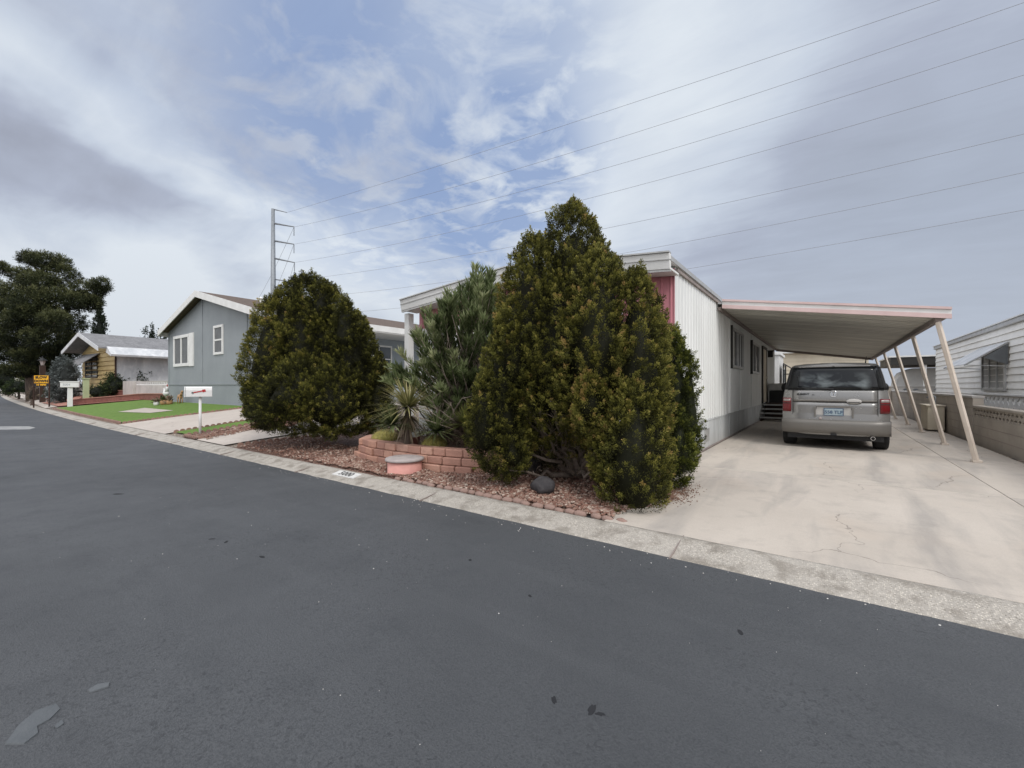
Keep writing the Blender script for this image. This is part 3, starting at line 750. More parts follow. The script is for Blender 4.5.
st = thing('entry_steps', 'dark four step stair up to the side door under the carport', 'steps', (-1.6,19.3,0))
for i in range(4):
    m = MB(); m.bb(-1.99,-1.10,18.5+.27*i,18.5+.27*i+.29,.15*i+.11,.15*i+.15); m.build('tread', M['alum'], st)
m = MB(); m.bb(-1.99,-1.96,18.52,19.6,.0,.10); m.bb(-1.13,-1.10,19.4,20.9,0,.56); m.bb(-1.99,-1.12,19.62,20.9,.57,.62); m.bb(-1.95,-1.14,19.60,19.63,0,.56); m.build('frame', M['darkwood'], st)
gr = thing('storage_bin', 'black storage bin with a grey lid on the stair landing', 'bin', (-1.55,21.6,0))
m = MB(); m.bb(-1.95,-1.15,21.2,21.9,.0,1.12); m.build('body', M['black'], gr, bevel=.03)
m = MB(); m.bb(-1.97,-1.13,21.18,21.92,1.125,1.42); m.build('lid', M['alum'], gr, bevel=.03)

# ------------------------------------------------------------------ carport
CY0, CY1, CX1 = 10.78, 24.9, 1.70
cz = lambda x: 3.13 - (x-HX)/(CX1-HX)*.58
cp = thing('carport', 'flat pink trimmed carport roof on slanted posts covering the driveway', 'carport', (0,CY0,0))
m = MB(); y = CY0+.05; b = 0; prof = []
while y < CY1-.05:
    k = min(.305, CY1-.05-y); prof += [(y,0),(y+k*.70,0),(y+k*.74,.075),(y+k*.96,.075)]; y += .305
prof.append((CY1-.05,0))
for (yy, dz) in prof:
    m.v.append((HX+.03,yy,cz(HX)+dz)); m.v.append((CX1,yy,cz(CX1)+dz))
for i in range(len(prof)-1): m.f.append((2*i,2*i+1,2*i+3,2*i+2))
m.build('roof_panel', M['soffit'], cp)
m = MB(); m.hexa([(HX+.03,CY0,cz(HX)+.07),(CX1,CY0,cz(CX1)+.07),(CX1,CY1,cz(CX1)+.07),(HX+.03,CY1,cz(HX)+.07),(HX+.03,CY0,cz(HX)+.09),(CX1,CY0,cz(CX1)+.09),(CX1,CY1,cz(CX1)+.09),(HX+.03,CY1,cz(HX)+.09)]); m.build('roof_deck', M['whitemetal'], cp)
def fasc(z0, z1, o, mm, nm):
    m = MB(); xa, xb = HX+.13, CX1+.1
    m.hexa([(xa,CY0-o,cz(xa)+z0),(xb,CY0-o,cz(xb)+z0),(xb,CY0,cz(xb)+z0),(xa,CY0,cz(xa)+z0),(xa,CY0-o,cz(xa)+z1),(xb,CY0-o,cz(xb)+z1),(xb,CY0,cz(xb)+z1),(xa,CY0,cz(xa)+z1)])
    return m.build(nm, mm, cp)
fasc(-.03,.05,.05,M['pinktrim'],'fascia_band'); fasc(.052,.13,.03,M['white'],'fascia_stripe'); fasc(.132,.175,.06,M['pinktrim'],'fascia_band')
m = MB(); m.bb(CX1,CX1+.10,CY0,CY1,cz(CX1)-.0,cz(CX1)+.14); m.build('gutter', M['beam'], cp, bevel=.01)
m = MB(); m.bb(CX1-.10,CX1-.02,CY0+.02,CY1-.04,cz(CX1)-.08,cz(CX1)+.005); m.build('beam', M['beam'], cp)
m = MB(); m.bb(HX+.03,HX+.09,CY0+.02,CY1-.04,cz(HX)-.08,cz(HX)-.01); m.build('ledger', M['beam'], cp)
m = MB(); xa, xb = HX+.05, CX1
m.hexa([(xa,CY1-.05,cz(xa)-.1),(xb,CY1-.05,cz(xb)-.1),(xb,CY1,cz(xb)-.1),(xa,CY1,cz(xa)-.1),(xa,CY1-.05,cz(xa)+.1),(xb,CY1-.05,cz(xb)+.1),(xb,CY1,cz(xb)+.1),(xa,CY1,cz(xa)+.1)]); m.build('rear_beam', M['beam'], cp)
for i, yb in enumerate((10.72,13.5,16.7,19.7,22.9)):
    xb = 2.10+.05*min(i,3); xt = CX1-.06; zt = cz(CX1)-.085; yt = yb+.12
    m = MB(); m.tube([(xb,yb-.028,0.0),(xt,yt-.028,zt)],.036,4); m.tube([(xb,yb+.046,0.0),(xt,yt+.046,zt)],.036,4)
    ps = m.build('post', M['post'], cp)
    m = MB(); m.bb(xb-.06,xb+.06,yb-.08,yb+.085,0,.035); m.build('base_plate', M['post'], ps)

# ------------------------------------------------------------------ the car under the carport (rear at y=0, centre x=0)
CARX, CARY = .125, 11.05
car = thing('parked_car', 'silver boxy car parked nose in under the carport', 'car', (CARX,CARY,0))
PZ = [(.34,.30),(.62,.30),(.80,.33),(.868,.40),(.890,.55),(.898,.80),(.895,.98),(.880,1.09),(.862,1.20),(.835,1.36),(.795,1.55),(.765,1.66),(.735,1.725),(.68,1.762),(.50,1.785),(.22,1.795)]
def hwz(z):
    for (a, b) in zip(PZ[1:], PZ[2:]):
        if a[1] <= z <= b[1] and b[1] > a[1]: return a[0]+(b[0]-a[0])*(z-a[1])/(b[1]-a[1])
    return PZ[-1][0]
def rear(x, z, w=None):
    w = w or .89; k = min(1, abs(x)/w)
    return .21*max(0, z-1.10) + .035*k*k + .11*k**9 + .20*max(0, z-1.72)*2 + (-.035 if z < .60 else 0)
car_l = lambda o: o
body = MB(); NC = 17
# rear skin
rows = PZ
grid = []
for (w, z) in rows:
    grid.append([(w*(2*i/(NC-1)-1), rear(w*(2*i/(NC-1)-1), z, w), z) for i in range(NC)])
for r_ in grid: body.v += r_
for j in range(len(rows)-1):
    for i in range(NC-1): a = j*NC+i; body.f.append((a,a+1,a+NC+1,a+NC))
# side loft, front tapering to a bonnet
sta = [(None,0,1),(.35,0,1.0),(1.2,0,1.005),(2.2,0,1.0),(3.0,0,.99),(3.35,1.06,.985),(3.75,1.02,.97),(4.15,.92,.92),(4.28,.72,.86)]
ringL = 2*len(PZ); base = len(body.v)
def rs(y, zcap, sx):
    L = []
    for (w, z) in PZ:
        zz = z if not zcap else min(z, zcap - (.0 if z < zcap else .02*(.9-w)))
        L.append((w*sx, z, zz))
    out = []
    for (w, z0_, zz) in L:
        yy = rear(w, z0_, w) if y is None else (y - (.55*max(0, z0_-1.1) if 2.9 < y < 3.1 else 0))
        out.append((-w, yy, zz))
    for (w, z0_, zz) in reversed(L):
        yy = rear(w, z0_, w) if y is None else (y - (.55*max(0, z0_-1.1) if 2.9 < y < 3.1 else 0))
        out.append((w, yy, zz))
    return out
for (y, zc, sx) in sta: body.v += rs(y, zc, sx)
for s in range(len(sta)-1):
    for k in range(ringL):
        k2 = (k+1) % ringL; a = base+s*ringL; body.f.append((a+k, a+ringL+k, a+ringL+k2, a+k2))
e = base+(len(sta)-1)*ringL; body.f.append(tuple(e+k for k in range(ringL)))
bo = body.build('body', M['paint'], car, True, local=True)
def rpatch(x0, x1, z0, z1, off, nx=8, nz=4, th=.012, x0t=None, x1t=None):
    """a panel lying on the rear skin, off metres proud"""
    m = MB(); x0t = x0 if x0t is None else x0t; x1t = x1 if x1t is None else x1t
    for j in range(nz+1):
        k = j/nz; z = z0+(z1-z0)*k; a = x0+(x0t-x0)*k; b = x1+(x1t-x1)*k
        for i in range(nx+1):
            x = a+(b-a)*i/nx; m.v.append((x, rear(x, max(z,.6), hwz(z))-off, z))
    for j in range(nz):
        for i in range(nx): q = j*(nx+1)+i; m.f.append((q,q+1,q+nx+2,q+nx+1))
    # rim
    n = len(m.v); bd = [i for i in range(nx+1)]+[j*(nx+1)+nx for j in range(1,nz+1)]+[nz*(nx+1)+i for i in range(nx-1,-1,-1)]+[j*(nx+1) for j in range(nz-1,0,-1)]
    for i in bd: x,y,z = m.v[i]; m.v.append((x,y+th,z))
    for i in range(len(bd)): j = (i+1)%len(bd); m.f.append((bd[i],n+i,n+j,bd[j]))
    return m
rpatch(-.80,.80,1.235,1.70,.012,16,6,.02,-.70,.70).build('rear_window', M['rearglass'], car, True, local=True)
for s in (-1,1):
    rpatch(*sorted((s*.805,s*.858)),1.235,1.70,.010,3,6,.02,*sorted((s*.705,s*.75))).build('rear_pillar', M['black'], car, True, local=True)
# side glass
for s in (-1,1):
    m = MB(); ys = [.32,1.25,1.30,2.25]; n0 = 0
    for (a, b) in ((.34,1.28),(1.33,2.35)):
        q = []
        for (y, z) in ((a+.02,1.22),(b,1.22),(b,1.64),(a+.10,1.64)): q.append((s*(hwz(z)+.006), y, z))
        m.quad(*q)
    m.build('side_window', M['carglass'], car, local=True)
tg = rpatch(-.695,.695,.985,1.225,.010,14,5); tgo = tg.build('tailgate', M['paint'], car, True, local=True)
lg = rpatch(-.695,.695,.625,.968,.008,14,5); lgo = lg.build('lower_tailgate', M['paint'], car, True, local=True)
rpatch(-.70,.70,.969,.984,.004,14,1).build('tailgate_gap', M['seam'], car, local=True)
# pressed crease and shadow line in the tailgate
for s in (-1,1):
    m = MB(); m.tube([(s*.703, rear(.703,z,hwz(z))-.004, z) for z in (.62,.8,.98,1.1,1.225)], .007, 5); m.build('shut_line', M['seam'], car, local=True)
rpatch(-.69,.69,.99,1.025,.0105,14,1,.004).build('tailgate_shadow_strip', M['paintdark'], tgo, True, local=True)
rc = rpatch(-.34,.34,.655,.885,.012,6,2,.01,-.27,.27); rco = rc.build('plate_recess', M['recess'], lgo, False, local=True)
m = MB(); yr = rear(0,.8)-.014
m.bb(-.285,.285,yr-.03,yr,.880,.905); m.build('recess_hood', M['paintdark'], lgo, local=True, bevel=.008)
for s in (-1,1):
    m = MB(); m.bb(*sorted((s*.295,s*.325)),yr-.02,yr,.665,.88); m.build('recess_side', M['paintdark'], lgo, local=True, bevel=.006)
m = MB(); m.bb(-.165,.165,yr-.012,yr-.002,.70,.855); pl = m.build('license_plate', M['platetext'], lgo, local=True)
m = MB(); m.bb(-.15,.15,yr-.016,yr-.0125,.712,.843); m.build('plate_face', M['plate'], pl, local=True)
mt = Matrix.Translation((0,yr-.018,.770)) @ Matrix.Rotation(rad(90),4,'X')
def ltext(nm, s, size, mm, par, x, y, z, ext=.002, sp=1., bold=0):
    o = text_mesh(nm, s, size, mm, None, Matrix.Translation((x,y,z)) @ Matrix.Rotation(rad(90),4,'X'), ext, sp, bold); o.parent = par; return o
ltext('plate_number', '558 TLF', .088, M['platetext'], pl, 0, yr-.018, .770, .001, 1, .002)
m = MB(); m.lathe([(.0,-.02),(.02,-.018),(.03,-.006),(.03,0)], (-.22,yr-.006,.64),12,'y'); m.build('keyhole_cover', M['clear'], lgo, local=True)
# handle
yh = rear(.3,1.0)-.01
m = MB(); m.blob((.33,yh-.004,1.0),(.125,.03,.052),16,10,0); hd = m.build('handle', M['recess'], tgo, True, local=True)
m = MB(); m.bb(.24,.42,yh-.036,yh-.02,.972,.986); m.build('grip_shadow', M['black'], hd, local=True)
# emblem: letter H in a rounded frame
ye = rear(0,1.15)-.016
m = MB()
for s in (-1,1):
    m.hexa([(s*.022-.007,ye-.01,1.115),(s*.022+.007,ye-.01,1.115),(s*.022+.007,ye,1.115),(s*.022-.007,ye,1.115),(s*.03-.007,ye-.005,1.185),(s*.03+.007,ye-.005,1.185),(s*.03+.007,ye+.012,1.185),(s*.03-.007,ye+.012,1.185)])
m.bb(-.02,.02,ye-.008,ye,1.142,1.156)
fr_ = [(.045,1.105),(.052,1.15),(.050,1.19),(.03,1.205),(-.03,1.205),(-.050,1.19),(-.052,1.15),(-.045,1.105),(-.03,1.097),(.03,1.097),(.045,1.105)]
m.tube([(x,ye+.12*(z-1.15)-.002,z) for x,z in fr_],.0055,6); m.build('emblem', M['chrome'], tgo, local=True)
ltext('badge', 'ELEMENT', .050, M['black'], tgo, -.52, rear(.52,1.14)-.016, 1.135, .003, 1.05, .002)
ltext('badge', 'EX', .034, M['black'], tgo, -.34, rear(.34,1.13)-.016, 1.126, .003, 1.05)
m = MB(); m.tube([(x, rear(x,1.70,.76)-.012, 1.712) for x in [-.72+.12*i for i in range(13)]], .009, 5); m.build('window_trim', M['seam'], car, True, local=True)
m = MB(); m.tube([(x, rear(x,1.23,.86)-.012, 1.229) for x in [-.80+.1*i for i in range(17)]], .006, 5); m.build('window_seal', M['seam'], car, True, local=True)
m = MB(); m.tube([(x, rear(x,.975,.69)-.006, .977) for x in [-.69+.115*i for i in range(13)]], .009, 5); m.build('tailgate_seam', M['seam'], car, True, local=True)
# tail lamps
for s in (-1,1):
    x0, x1 = sorted((s*.738, s*.893))
    tl = rpatch(x0,x1,.765,1.055,.020,6,4,.03).build('tail_light', M['red'], car, True, local=True)
    rpatch(x0+.012,x1-.012,.985,1.035,.026,6,1,.006).build('reverse_lens', M['clear'], tl, True, local=True)
    rpatch(x0,x1,.935,.950,.024,6,1,.006).build('lens_divider', M['seam'], tl, True, local=True)
# bumper
m = MB(); NB = 20
bp = [(.31,.02),(.335,-.055),(.42,-.085),(.53,-.095),(.585,-.085),(.615,-.03),(.618,.03)]
for i in range(NB+1):
    x = -.905+1.81*i/NB; k = abs(x)/.905; yy = .045*k*k+.14*k**8
    for (z, o) in bp: m.v.append((x*(.99 if z < .35 else 1), yy+o, z))
for i in range(NB):
    for j in range(len(bp)-1): a = i*len(bp)+j; m.f.append((a,a+len(bp),a+len(bp)+1,a+1))
bu = m.build('bumper', M['paintdark'], car, True, local=True)
for s in (-1,1):
    m = MB(); xs_ = sorted((s*.899,s*.912)); m.bb(xs_[0],xs_[1],.12,.42,.31,.615); m.build('bumper_corner', M['paintdark'], bu, local=True, bevel=.01)
m = MB(); m.bb(-.05,.05,-.088,-.06,.305,.34); m.build('tow_cover', M['black'], bu, local=True)
rpatch(-.75,.75,.608,.622,.0,12,1).build('bumper_gap', M['seam'], car, local=True)
# roof spoiler edge, third lamp, antenna, wiper
rpatch(-.70,.70,1.705,1.735,.03,12,1,.03,-.69,.69).build('roof_lip', M['paint'], car, True, local=True)
m = MB(); m.bb(-.02,.02,rear(0,1.72)-.045,rear(0,1.72),1.708,1.722); m.build('washer_nozzle', M['black'], car, local=True)
m = MB(); m.tube([(.54,.55,1.775),(.54,.52,1.80),(.56,.62,1.93)],[.02,.012,.004],6); m.build('antenna', M['black'], car, local=True)
m = MB(); yw = rear(0,1.27)-.035; m.tube([(.0,yw,1.245),(-.28,yw+.02,1.262),(-.62,yw+.03,1.27)],[.018,.012,.008],6); m.build('wiper', M['black'], car, local=True)
m = MB(); m.bb(-.80,.80,.12,3.9,.20,.40); m.build('underbody', M['black'], car, local=True)
m = MB(); m.lathe([(.034,-.0),(.038,-.10),(.030,-.10),(.028,0)],(.62,.02,.28),14,'y'); m.build('exhaust', M['chrome'], car, local=True)
def wheel(x, y, s):
    w = thing('wheel','','') if False else None
    m = MB(); prof = [(.20,-.11),(.29,-.125),(.33,-.115),(.343,-.08),(.343,.08),(.33,.115),(.29,.125),(.20,.11)]
    m.lathe(prof,(x,y,.343),32,'x'); t = m.build('wheel', M['rubber'], car, True, local=True)
    m = MB(); m.lathe([(.20,s*.09),(.19,s*.05),(.06,s*.07),(.0,s*.09)],(x,y,.343),24,'x'); m.lathe([(.20,-s*.09),(.0,-s*.06)],(x,y,.343),24,'x'); m.build('rim', M['alum'], t, True, local=True)
    m = MB()
    for k in range(-2,3): m.lathe([(.3445,k*.032-.012),(.3465,k*.032),(.3445,k*.032+.012)],(x,y,.343),32,'x')
    m.build('tread', M['rubber'], t, True, local=True)
for (y) in (.72,3.38):
    for s in (-1,1): wheel(s*.790, y, s)
for s in (-1,1):   # arches and mirrors
    m = MB(); 
    for k in range(13):
        a = math.pi*k/12
        for rr in (.36,.42): m.v.append((s*.902, .72+rr*math.cos(a), .338+rr*math.sin(a)))
    for k in range(12): m.f.append((2*k,2*k+1,2*k+3,2*k+2))
    m.build('wheel_arch', M['paintdark'], car, local=True)
    m = MB(); m.blob((s*1.0,2.75,1.27),(.11,.07,.13),12,8,0); m.tube([(s*.87,2.75,1.2),(s*.95,2.75,1.24)],.03,6); m.build('mirror', M['black'], car, True, local=True)

# ------------------------------------------------------------------ right side: block wall, neighbour, things beyond
def breeze(m, fr, s0, s1, z0, z1, cell, o0, o1, k=.62):
    """openwork course: every cell keeps a diamond-shaped opening"""
    n = max(1, int(round((s1-s0)/cell))); c = (s1-s0)/n; h = z1-z0
    for i in range(n):
        a = s0+i*c; q = k/2
        for (cx_, cz_, dx, dz) in ((a,z0,1,1),(a+c,z0,-1,1),(a+c,z1,-1,-1),(a,z1,1,-1)):
            p = [(cx_,cz_),(cx_+dx*c*.5,cz_),(cx_+dx*c*.5,cz_+dz*h*(.5-q)),(cx_+dx*c*(.5-q),cz_+dz*h*.5),(cx_,cz_+dz*h*.5)]
            m.prism([fr.p(x, o0, z) for x, z in p], fr.w*(o1-o0))
wr = Fr((2.88, 3.96+.3), math.pi/2)   # along +y, outwards = +x
bw = thing('block_wall', 'low tan block wall with an openwork top row along the driveway', 'wall', (2.88,11,0))
m = MB(); wr.box(m, 0,10.3,-.08,.08,-.05,.60)
m.build('base_courses', M['block'], bw)
m = MB()
for z in (.2,.4): wr.box(m, 0,10.3,-.083,-.0805,z-.006,z+.006)
for i in range(52):
    s = .2*i; k = 0
m.build('mortar_joint', M['beam'], bw)
m = MB(); breeze(m, wr, 0,10.3,.602,.70,.22,-.07,.07,.8); breeze(m, Fr((2.88,4.37),math.pi/2), 0,10.14,.702,.80,.22,-.07,.07,.8); m.build('openwork_row', M['block'], bw); m = MB(); wr.box(m, 0.02,10.28,-.012,.012,.602,.80); m.build('hole_shade', M['beam'], bw)  # dark sheet added inside the row so the openings look shaded
m = MB(); wr.box(m, 0,10.3,-.10,.10,.803,.86); m.build('cap', M['block'], bw, bevel=.012)
bw2 = thing('block_wall', 'taller plain grey block wall further back past the openwork wall', 'wall', (2.88,20,0))
m = MB(); wr.box(m, 10.31,32,-.09,.09,-.05,1.02)
m.build('base_courses', M['block'], bw2)
m = MB(); wr.box(m, 10.31,32,-.11,.11,1.023,1.08); m.build('cap', M['blocklight'], bw2, bevel=.01)
m = MB()
for z in (.2,.4,.6,.8): wr.box(m, 10.31,32,-.094,-.0905,z-.006,z+.006)
m.build('mortar_joint', M['beam'], bw2)
# cross wall closing the end of the driveway behind the car
cw = thing('block_wall', 'tan block wall crossing behind the car at the end of the driveway', 'wall', (2,31,0))
m = MB(); m.bb(-1.5,2.78,30,30.2,-.05,1.25); m.build('base_courses', M['block'], cw); m = MB(); m.bb(-1.55,2.78,29.97,30.23,1.253,1.32); m.build('cap', M['blocklight'], cw)
# beige utility cabinet
uc = thing('utility_cabinet', 'beige metal utility cabinet standing against the block wall', 'cabinet', (2.55,17.5,0))
m = MB(); m.bb(2.38,2.74,17.2,18.3,.04,.72); m.build('body', M['cream'], uc, bevel=.015)
m = MB(); m.bb(2.35,2.76,17.17,18.33,.722,.76); m.build('lid', M['cream'], uc, bevel=.008)
m = MB(); m.tube([(2.6,17.6,.76),(2.6,17.6,1.0),(2.5,17.6,1.04),(2.42,17.6,.95)],.025,6); m.build('pipe', M['steel'], uc, True)
# white screen blocks in front of the neighbour
ws = thing('breeze_block_screen', 'white openwork block screen below the awning window of the white home', 'screen wall', (4.3,18,0))
fs = Fr((4.3, 12), math.pi/2); m = MB(); breeze(m, fs, 0,10.2,.42,.72,.42,-.02,.02,.8); breeze(m, fs, 0,10.2,.72,1.02,.42,-.02,.02,.8); fs.box(m, 0,10.2,-.06,.06,0,.418); m.build('open_blocks', M['white'], ws)
m = MB(); fs.box(m, 0,10.2,-.08,.08,1.023,1.07); m.build('cap', M['white'], ws)
# neighbour's home
NX = 4.78
nh = thing('mobile_home', 'white lap sided mobile home beyond the block wall with one awning window', 'mobile home', (8,20,0))
m = MB(); m.bb(NX+.01,NX+7,8,31.9,0,3.3); m.build('wall_core', M['lap'], nh)
nf = Fr((NX, 32), -math.pi/2)   # s along -y, outwards = -x
m = MB(); laps(m, nf, 0,24,.55,3.25,.225,.045); m.build('lap_siding', M['lap'], nh)
m = MB(); nf.box(m, 0,24,-.02,.01,0,.548); m.build('skirting', M['skirt'], nh)
m = MB(); nf.box(m, -.1,24,-.3,.10,3.252,3.40); m.build('fascia', M['alum'], nh, bevel=.01)
m = MB(); nf.box(m, -.12,24,-.3,.14,3.402,3.44); m.build('drip_edge', M['white'], nh)
m = MB(); m.hexa([(NX-.05,7.9,3.441),(NX+7.1,7.9,3.441),(NX+7.1,32.1,3.441),(NX-.05,32.1,3.441),(NX+3,7.9,3.62),(NX+4,7.9,3.62),(NX+4,32.1,3.62),(NX+3,32.1,3.62)]); m.build('roof', M['whitemetal'], nh)
m = MB(); nf.box(m, 0,.1,0,.03,.55,3.25); m.build('corner_trim', M['white'], nh)
w = window(nh, nf, 8.6,11.2,1.14,2.52, M['alum'], M['blind'], (2,0), .09, .07, o=.02)
a = MB(); s0, s1 = 8.35, 11.5
for i in range(14):
    t0, t1 = i/14, (i+.93)/14
    def ap(s, t, e): return nf.p(s, .06+1.0*t, 2.74-.72*t+e)
    a.hexa([ap(s0,t1,-.01),ap(s1,t1,-.01),ap(s1,t0,-.01),ap(s0,t0,-.01),ap(s0,t1,.012),ap(s1,t1,.012),ap(s1,t0,.012),ap(s0,t0,.012)])
a.build('awning', M['whitemetal'], w)
for s in (s0+.03, s1-.03):
    a = MB(); a.tube([nf.p(s,.05,2.71),nf.p(s,1.05,1.99)],.018,5); a.tube([nf.p(s,.06,1.95),nf.p(s,1.02,2.01)],.014,5); a.build('awning_bracket', M['alum'], w)
a = MB(); a.tri(nf.p(s1-.02,.06,2.68),nf.p(s1-.02,.06,2.0),nf.p(s1-.02,.6,2.24)); a.build('awning_side', M['screen'], w)
v = thing('roof_vent', 'small metal vent pipe on the white home roof beside the carport post', 'vent', (NX+.8,22.5,3.45))
m = MB(); m.tube([(NX+.8,22.5,3.45),(NX+.8,22.5,3.75)],.04,8); m.build('pipe', M['alum'], v); m = MB(); m.lathe([(.0,.12),(.10,.04),(.10,0),(0,0)],(NX+.8,22.5,3.75),10); m.build('hood', M['alum'], v)
# patio cover and trailer further back
pc = thing('patio_cover', 'flat dark patio cover on two white posts behind the slanted carport posts', 'patio cover', (4.5,36,0))
m = MB(); m.bb(3.1,9.0,34.0,40,2.55,3.0); m.build('roof', M['darkframe'], pc); m = MB(); m.bb(3.05,9.05,33.95,40,3.003,3.09); m.build('roof_edge', M['white'], pc)
for x in (4.55,5.45): 
    m = MB(); m.bb(x,x+.14,34.1,34.24,0,2.55); m.build('post', M['white'], pc)
tr = thing('travel_trailer', 'white travel trailer with a rounded front under the patio cover', 'trailer', (5.2,37,0))
prof = [(3.6,.5),(3.5,1.0),(3.55,1.7),(3.8,2.15),(4.3,2.4),(8.5,2.42),(8.5,.5)]
m = MB(); m.prism([(x,36,z) for x,z in prof],(0,2.3,0)); m.build('body', M['white'], tr, bevel=.04)
m = MB(); m.bb(3.62,8.4,35.975,35.998,1.05,1.16); m.build('stripe', M['steel'], tr)
for x in (5.8,6.6):
    m = MB(); m.lathe([(0,-.1),(.33,-.1),(.33,.1),(0,.1)],(x,36.1,.33),18,'y'); m.build('wheel', M['rubber'], tr, True)
fb = thing('breeze_block_screen', 'pale openwork blocks on the far wall seen between the carport posts', 'screen wall', (4,30,0))
ff = Fr((2.97, 32.4), 0); m = MB(); ff.box(m, 0,5,-.08,.08,0,.95); breeze(m, ff, 0,5,.953,1.25,.42,-.06,.06,.66); m.build('open_blocks', M['blocklight'], fb); m = MB(); ff.box(m, 0,5,-.09,.09,1.253,1.30); m.build('cap', M['blocklight'], fb)
# beige house across the back
bh = thing('house', 'cream sided house closing the view behind the parked car', 'house', (-2,40,0))
m = MB(); m.bb(-7,2.35,38.02,50,0,3.4); m.build('wall', M['cream'], bh)
hf = Fr((-7,38),0); m = MB(); laps(m, hf, 0,9.35,0,3.72,.31,.025); m.build('siding', M['cream'], bh)
m = MB(); m.hexa([(-7.4,37.6,3.72),(2.8,37.6,3.72),(2.8,50,3.72),(-7.4,50,3.72),(-7.4,37.6,3.86),(2.8,37.6,3.86),(2.8,44,4.1),(-7.4,44,4.1)]); m.build('roof', M['white'], bh)
window(bh, hf, 4.9,6.1,1.5,2.6, M['white'], M['glass'], (1,0), o=.03)
m = MB(); hf.box(m, 4.1,4.2,.03,.08,0,3.7); m.build('downpipe', M['cream'], bh)
# shed at the end of the near home with a tilted black shutter frame
sh = thing('garden_shed', 'small white shed at the back end of the pink fronted home', 'shed', (-3,27,0))
m = MB(); m.bb(-4.6,-2.0,26.6,29.5,0,2.95); m.build('wall', M['white'], sh); m = MB(); m.bb(-4.7,-1.93,26.5,29.6,2.953,3.08); m.build('roof', M['white'], sh)
wn = MB(); wn.bb(-1.855,-1.83,26.9,28.6,1.35,2.45); wo = wn.build('window', M['glass'], sh)
wn = MB(); 
for yy in (26.9,28.6): wn.tube([(-1.82,yy,2.5),(-1.1,yy,1.95)],.025,5); wn.tube([(-1.82,yy,1.3),(-1.82,yy,2.5)],.025,5); wn.tube([(-1.82,yy,1.95),(-1.1,yy,1.95)],.015,5)
wn.tube([(-1.1,26.9,1.95),(-1.1,28.6,1.95)],.025,5); wn.tube([(-1.82,26.9,2.5),(-1.82,28.6,2.5)],.025,5); wn.build('shutter_frame', M['black'], wo)

# ------------------------------------------------------------------ grey house
GL, GR, GB, GZ = -26.6, -16.8, 7.32, .5
RX, EZ, PKZ = -22.0, 4.0, 5.30
gh = thing('mobile_home', 'blue grey gabled home with brown shingles left of the round bush', 'mobile home', (RX,GB,GZ))
m = MB()
prof = [(GL,GB,GZ-.1),(GR,GB,GZ-.1),(GR,GB,EZ-.02),(RX,GB,PKZ-.08),(GL,GB,EZ-.02)]
m.prism(prof,(0,4.1,0)); m.build('wall', M['grey'], gh)
m = MB(); m.bb(GL,GR-1.7,GB+4.1,GB+18,GZ-.1,EZ-.03); m.build('rear_wall', M['greylap'], gh)
gf = Fr((GL,GB),0)
m = MB(); gf.box(m, 0,GR-GL,.0,.03,1.36,1.42); m.build('belt_trim', M['grey'], gh)
for (a_,b_,c_,d_) in ((-22.2-GL-.03,-22.2-GL+.03,1.42,5.15),(0,.1,1.42,EZ-.1),(-17.8-GL-.04,-17.8-GL+.04,GZ,4.2)):
    m = MB(); gf.box(m,a_,b_,0,.025,c_,d_); m.build('batten', M['grey'], gh)
m = MB(); gf.box(m, 0,GR-GL,0,.012,GZ-.1,.56); m.build('base_trim', M['greylap'], gh)
OY = .32
m = MB()
for (xa, xb) in ((GL-.32,RX),(GR+.40,RX)):
    za, zb = EZ, PKZ+.06
    x0_, x1_ = (xa, xb) if xa < xb else (xb, xa); z0_, z1_ = (za, zb) if xa < xb else (zb, za)
    m.hexa([(x0_,GB-OY,z0_),(x1_,GB-OY,z1_),(x1_,GB+18.3,z1_),(x0_,GB+18.3,z0_),(x0_,GB-OY,z0_+.06),(x1_,GB-OY,z1_+.06),(x1_,GB+18.3,z1_+.06),(x0_,GB+18.3,z0_+.06)])
m.build('roof', M['shingle'], gh)
m = MB()
for (xa, xb) in ((GL-.36,RX),(RX,GR+.44)):
    za = EZ-.01 if xa != RX else PKZ+.06; zb = PKZ+.06 if xb == RX else EZ-.01
    m.hexa([(xa,GB-OY-.035,za-.20),(xb,GB-OY-.035,zb-.20),(xb,GB-OY-.003,zb-.20),(xa,GB-OY-.003,za-.20),(xa,GB-OY-.035,za+.075),(xb,GB-OY-.035,zb+.075),(xb,GB-OY-.003,zb+.075),(xa,GB-OY-.003,za+.075)])
m.bb(GR+.41,GR+.44,GB-OY,GB+18.3,EZ-.21,EZ+.055); m.bb(GL-.36,GL-.33,GB-OY,GB+18.3,EZ-.21,EZ+.055)
m.build('fascia', M['white'], gh)
m = MB(); m.bb(GR-1.7,GR+.40,GB+4.1,GB+18.2,EZ-.26,EZ-.21); m.build('porch_ceiling', M['white'], gh)
w = window(gh, gf, -25.75-GL, -23.7-GL, 2.24,3.72, M['white'], M['screen'], (1,0), .14, .06)
m = MB(); gf.box(m, -23.68-GL,-23.2-GL,0,.05,2.22,3.74); m.build('shutter', M['white'], w)
window(gh, gf, -20.9-GL, -19.95-GL, 2.62,3.84, M['white'], M['screen'], (0,1), .10, .05)
for yy in (11.9,14.2,17.5,21):
    m = MB(); m.bb(GR+.05,GR+.25,yy,yy+.2,GZ,EZ-.26); m.build('porch_post', M['white'], gh)
gsd = Fr((GR-1.7,GB+4.1), math.pi/2)
window(gh, gsd, 1.6,3.2,2.0,3.4, M['white'], M['glass'], (1,1), .08, .05); window(gh, gsd, 6,7.6,2.0,3.4, M['white'], M['glass'], (1,1), .08, .05)
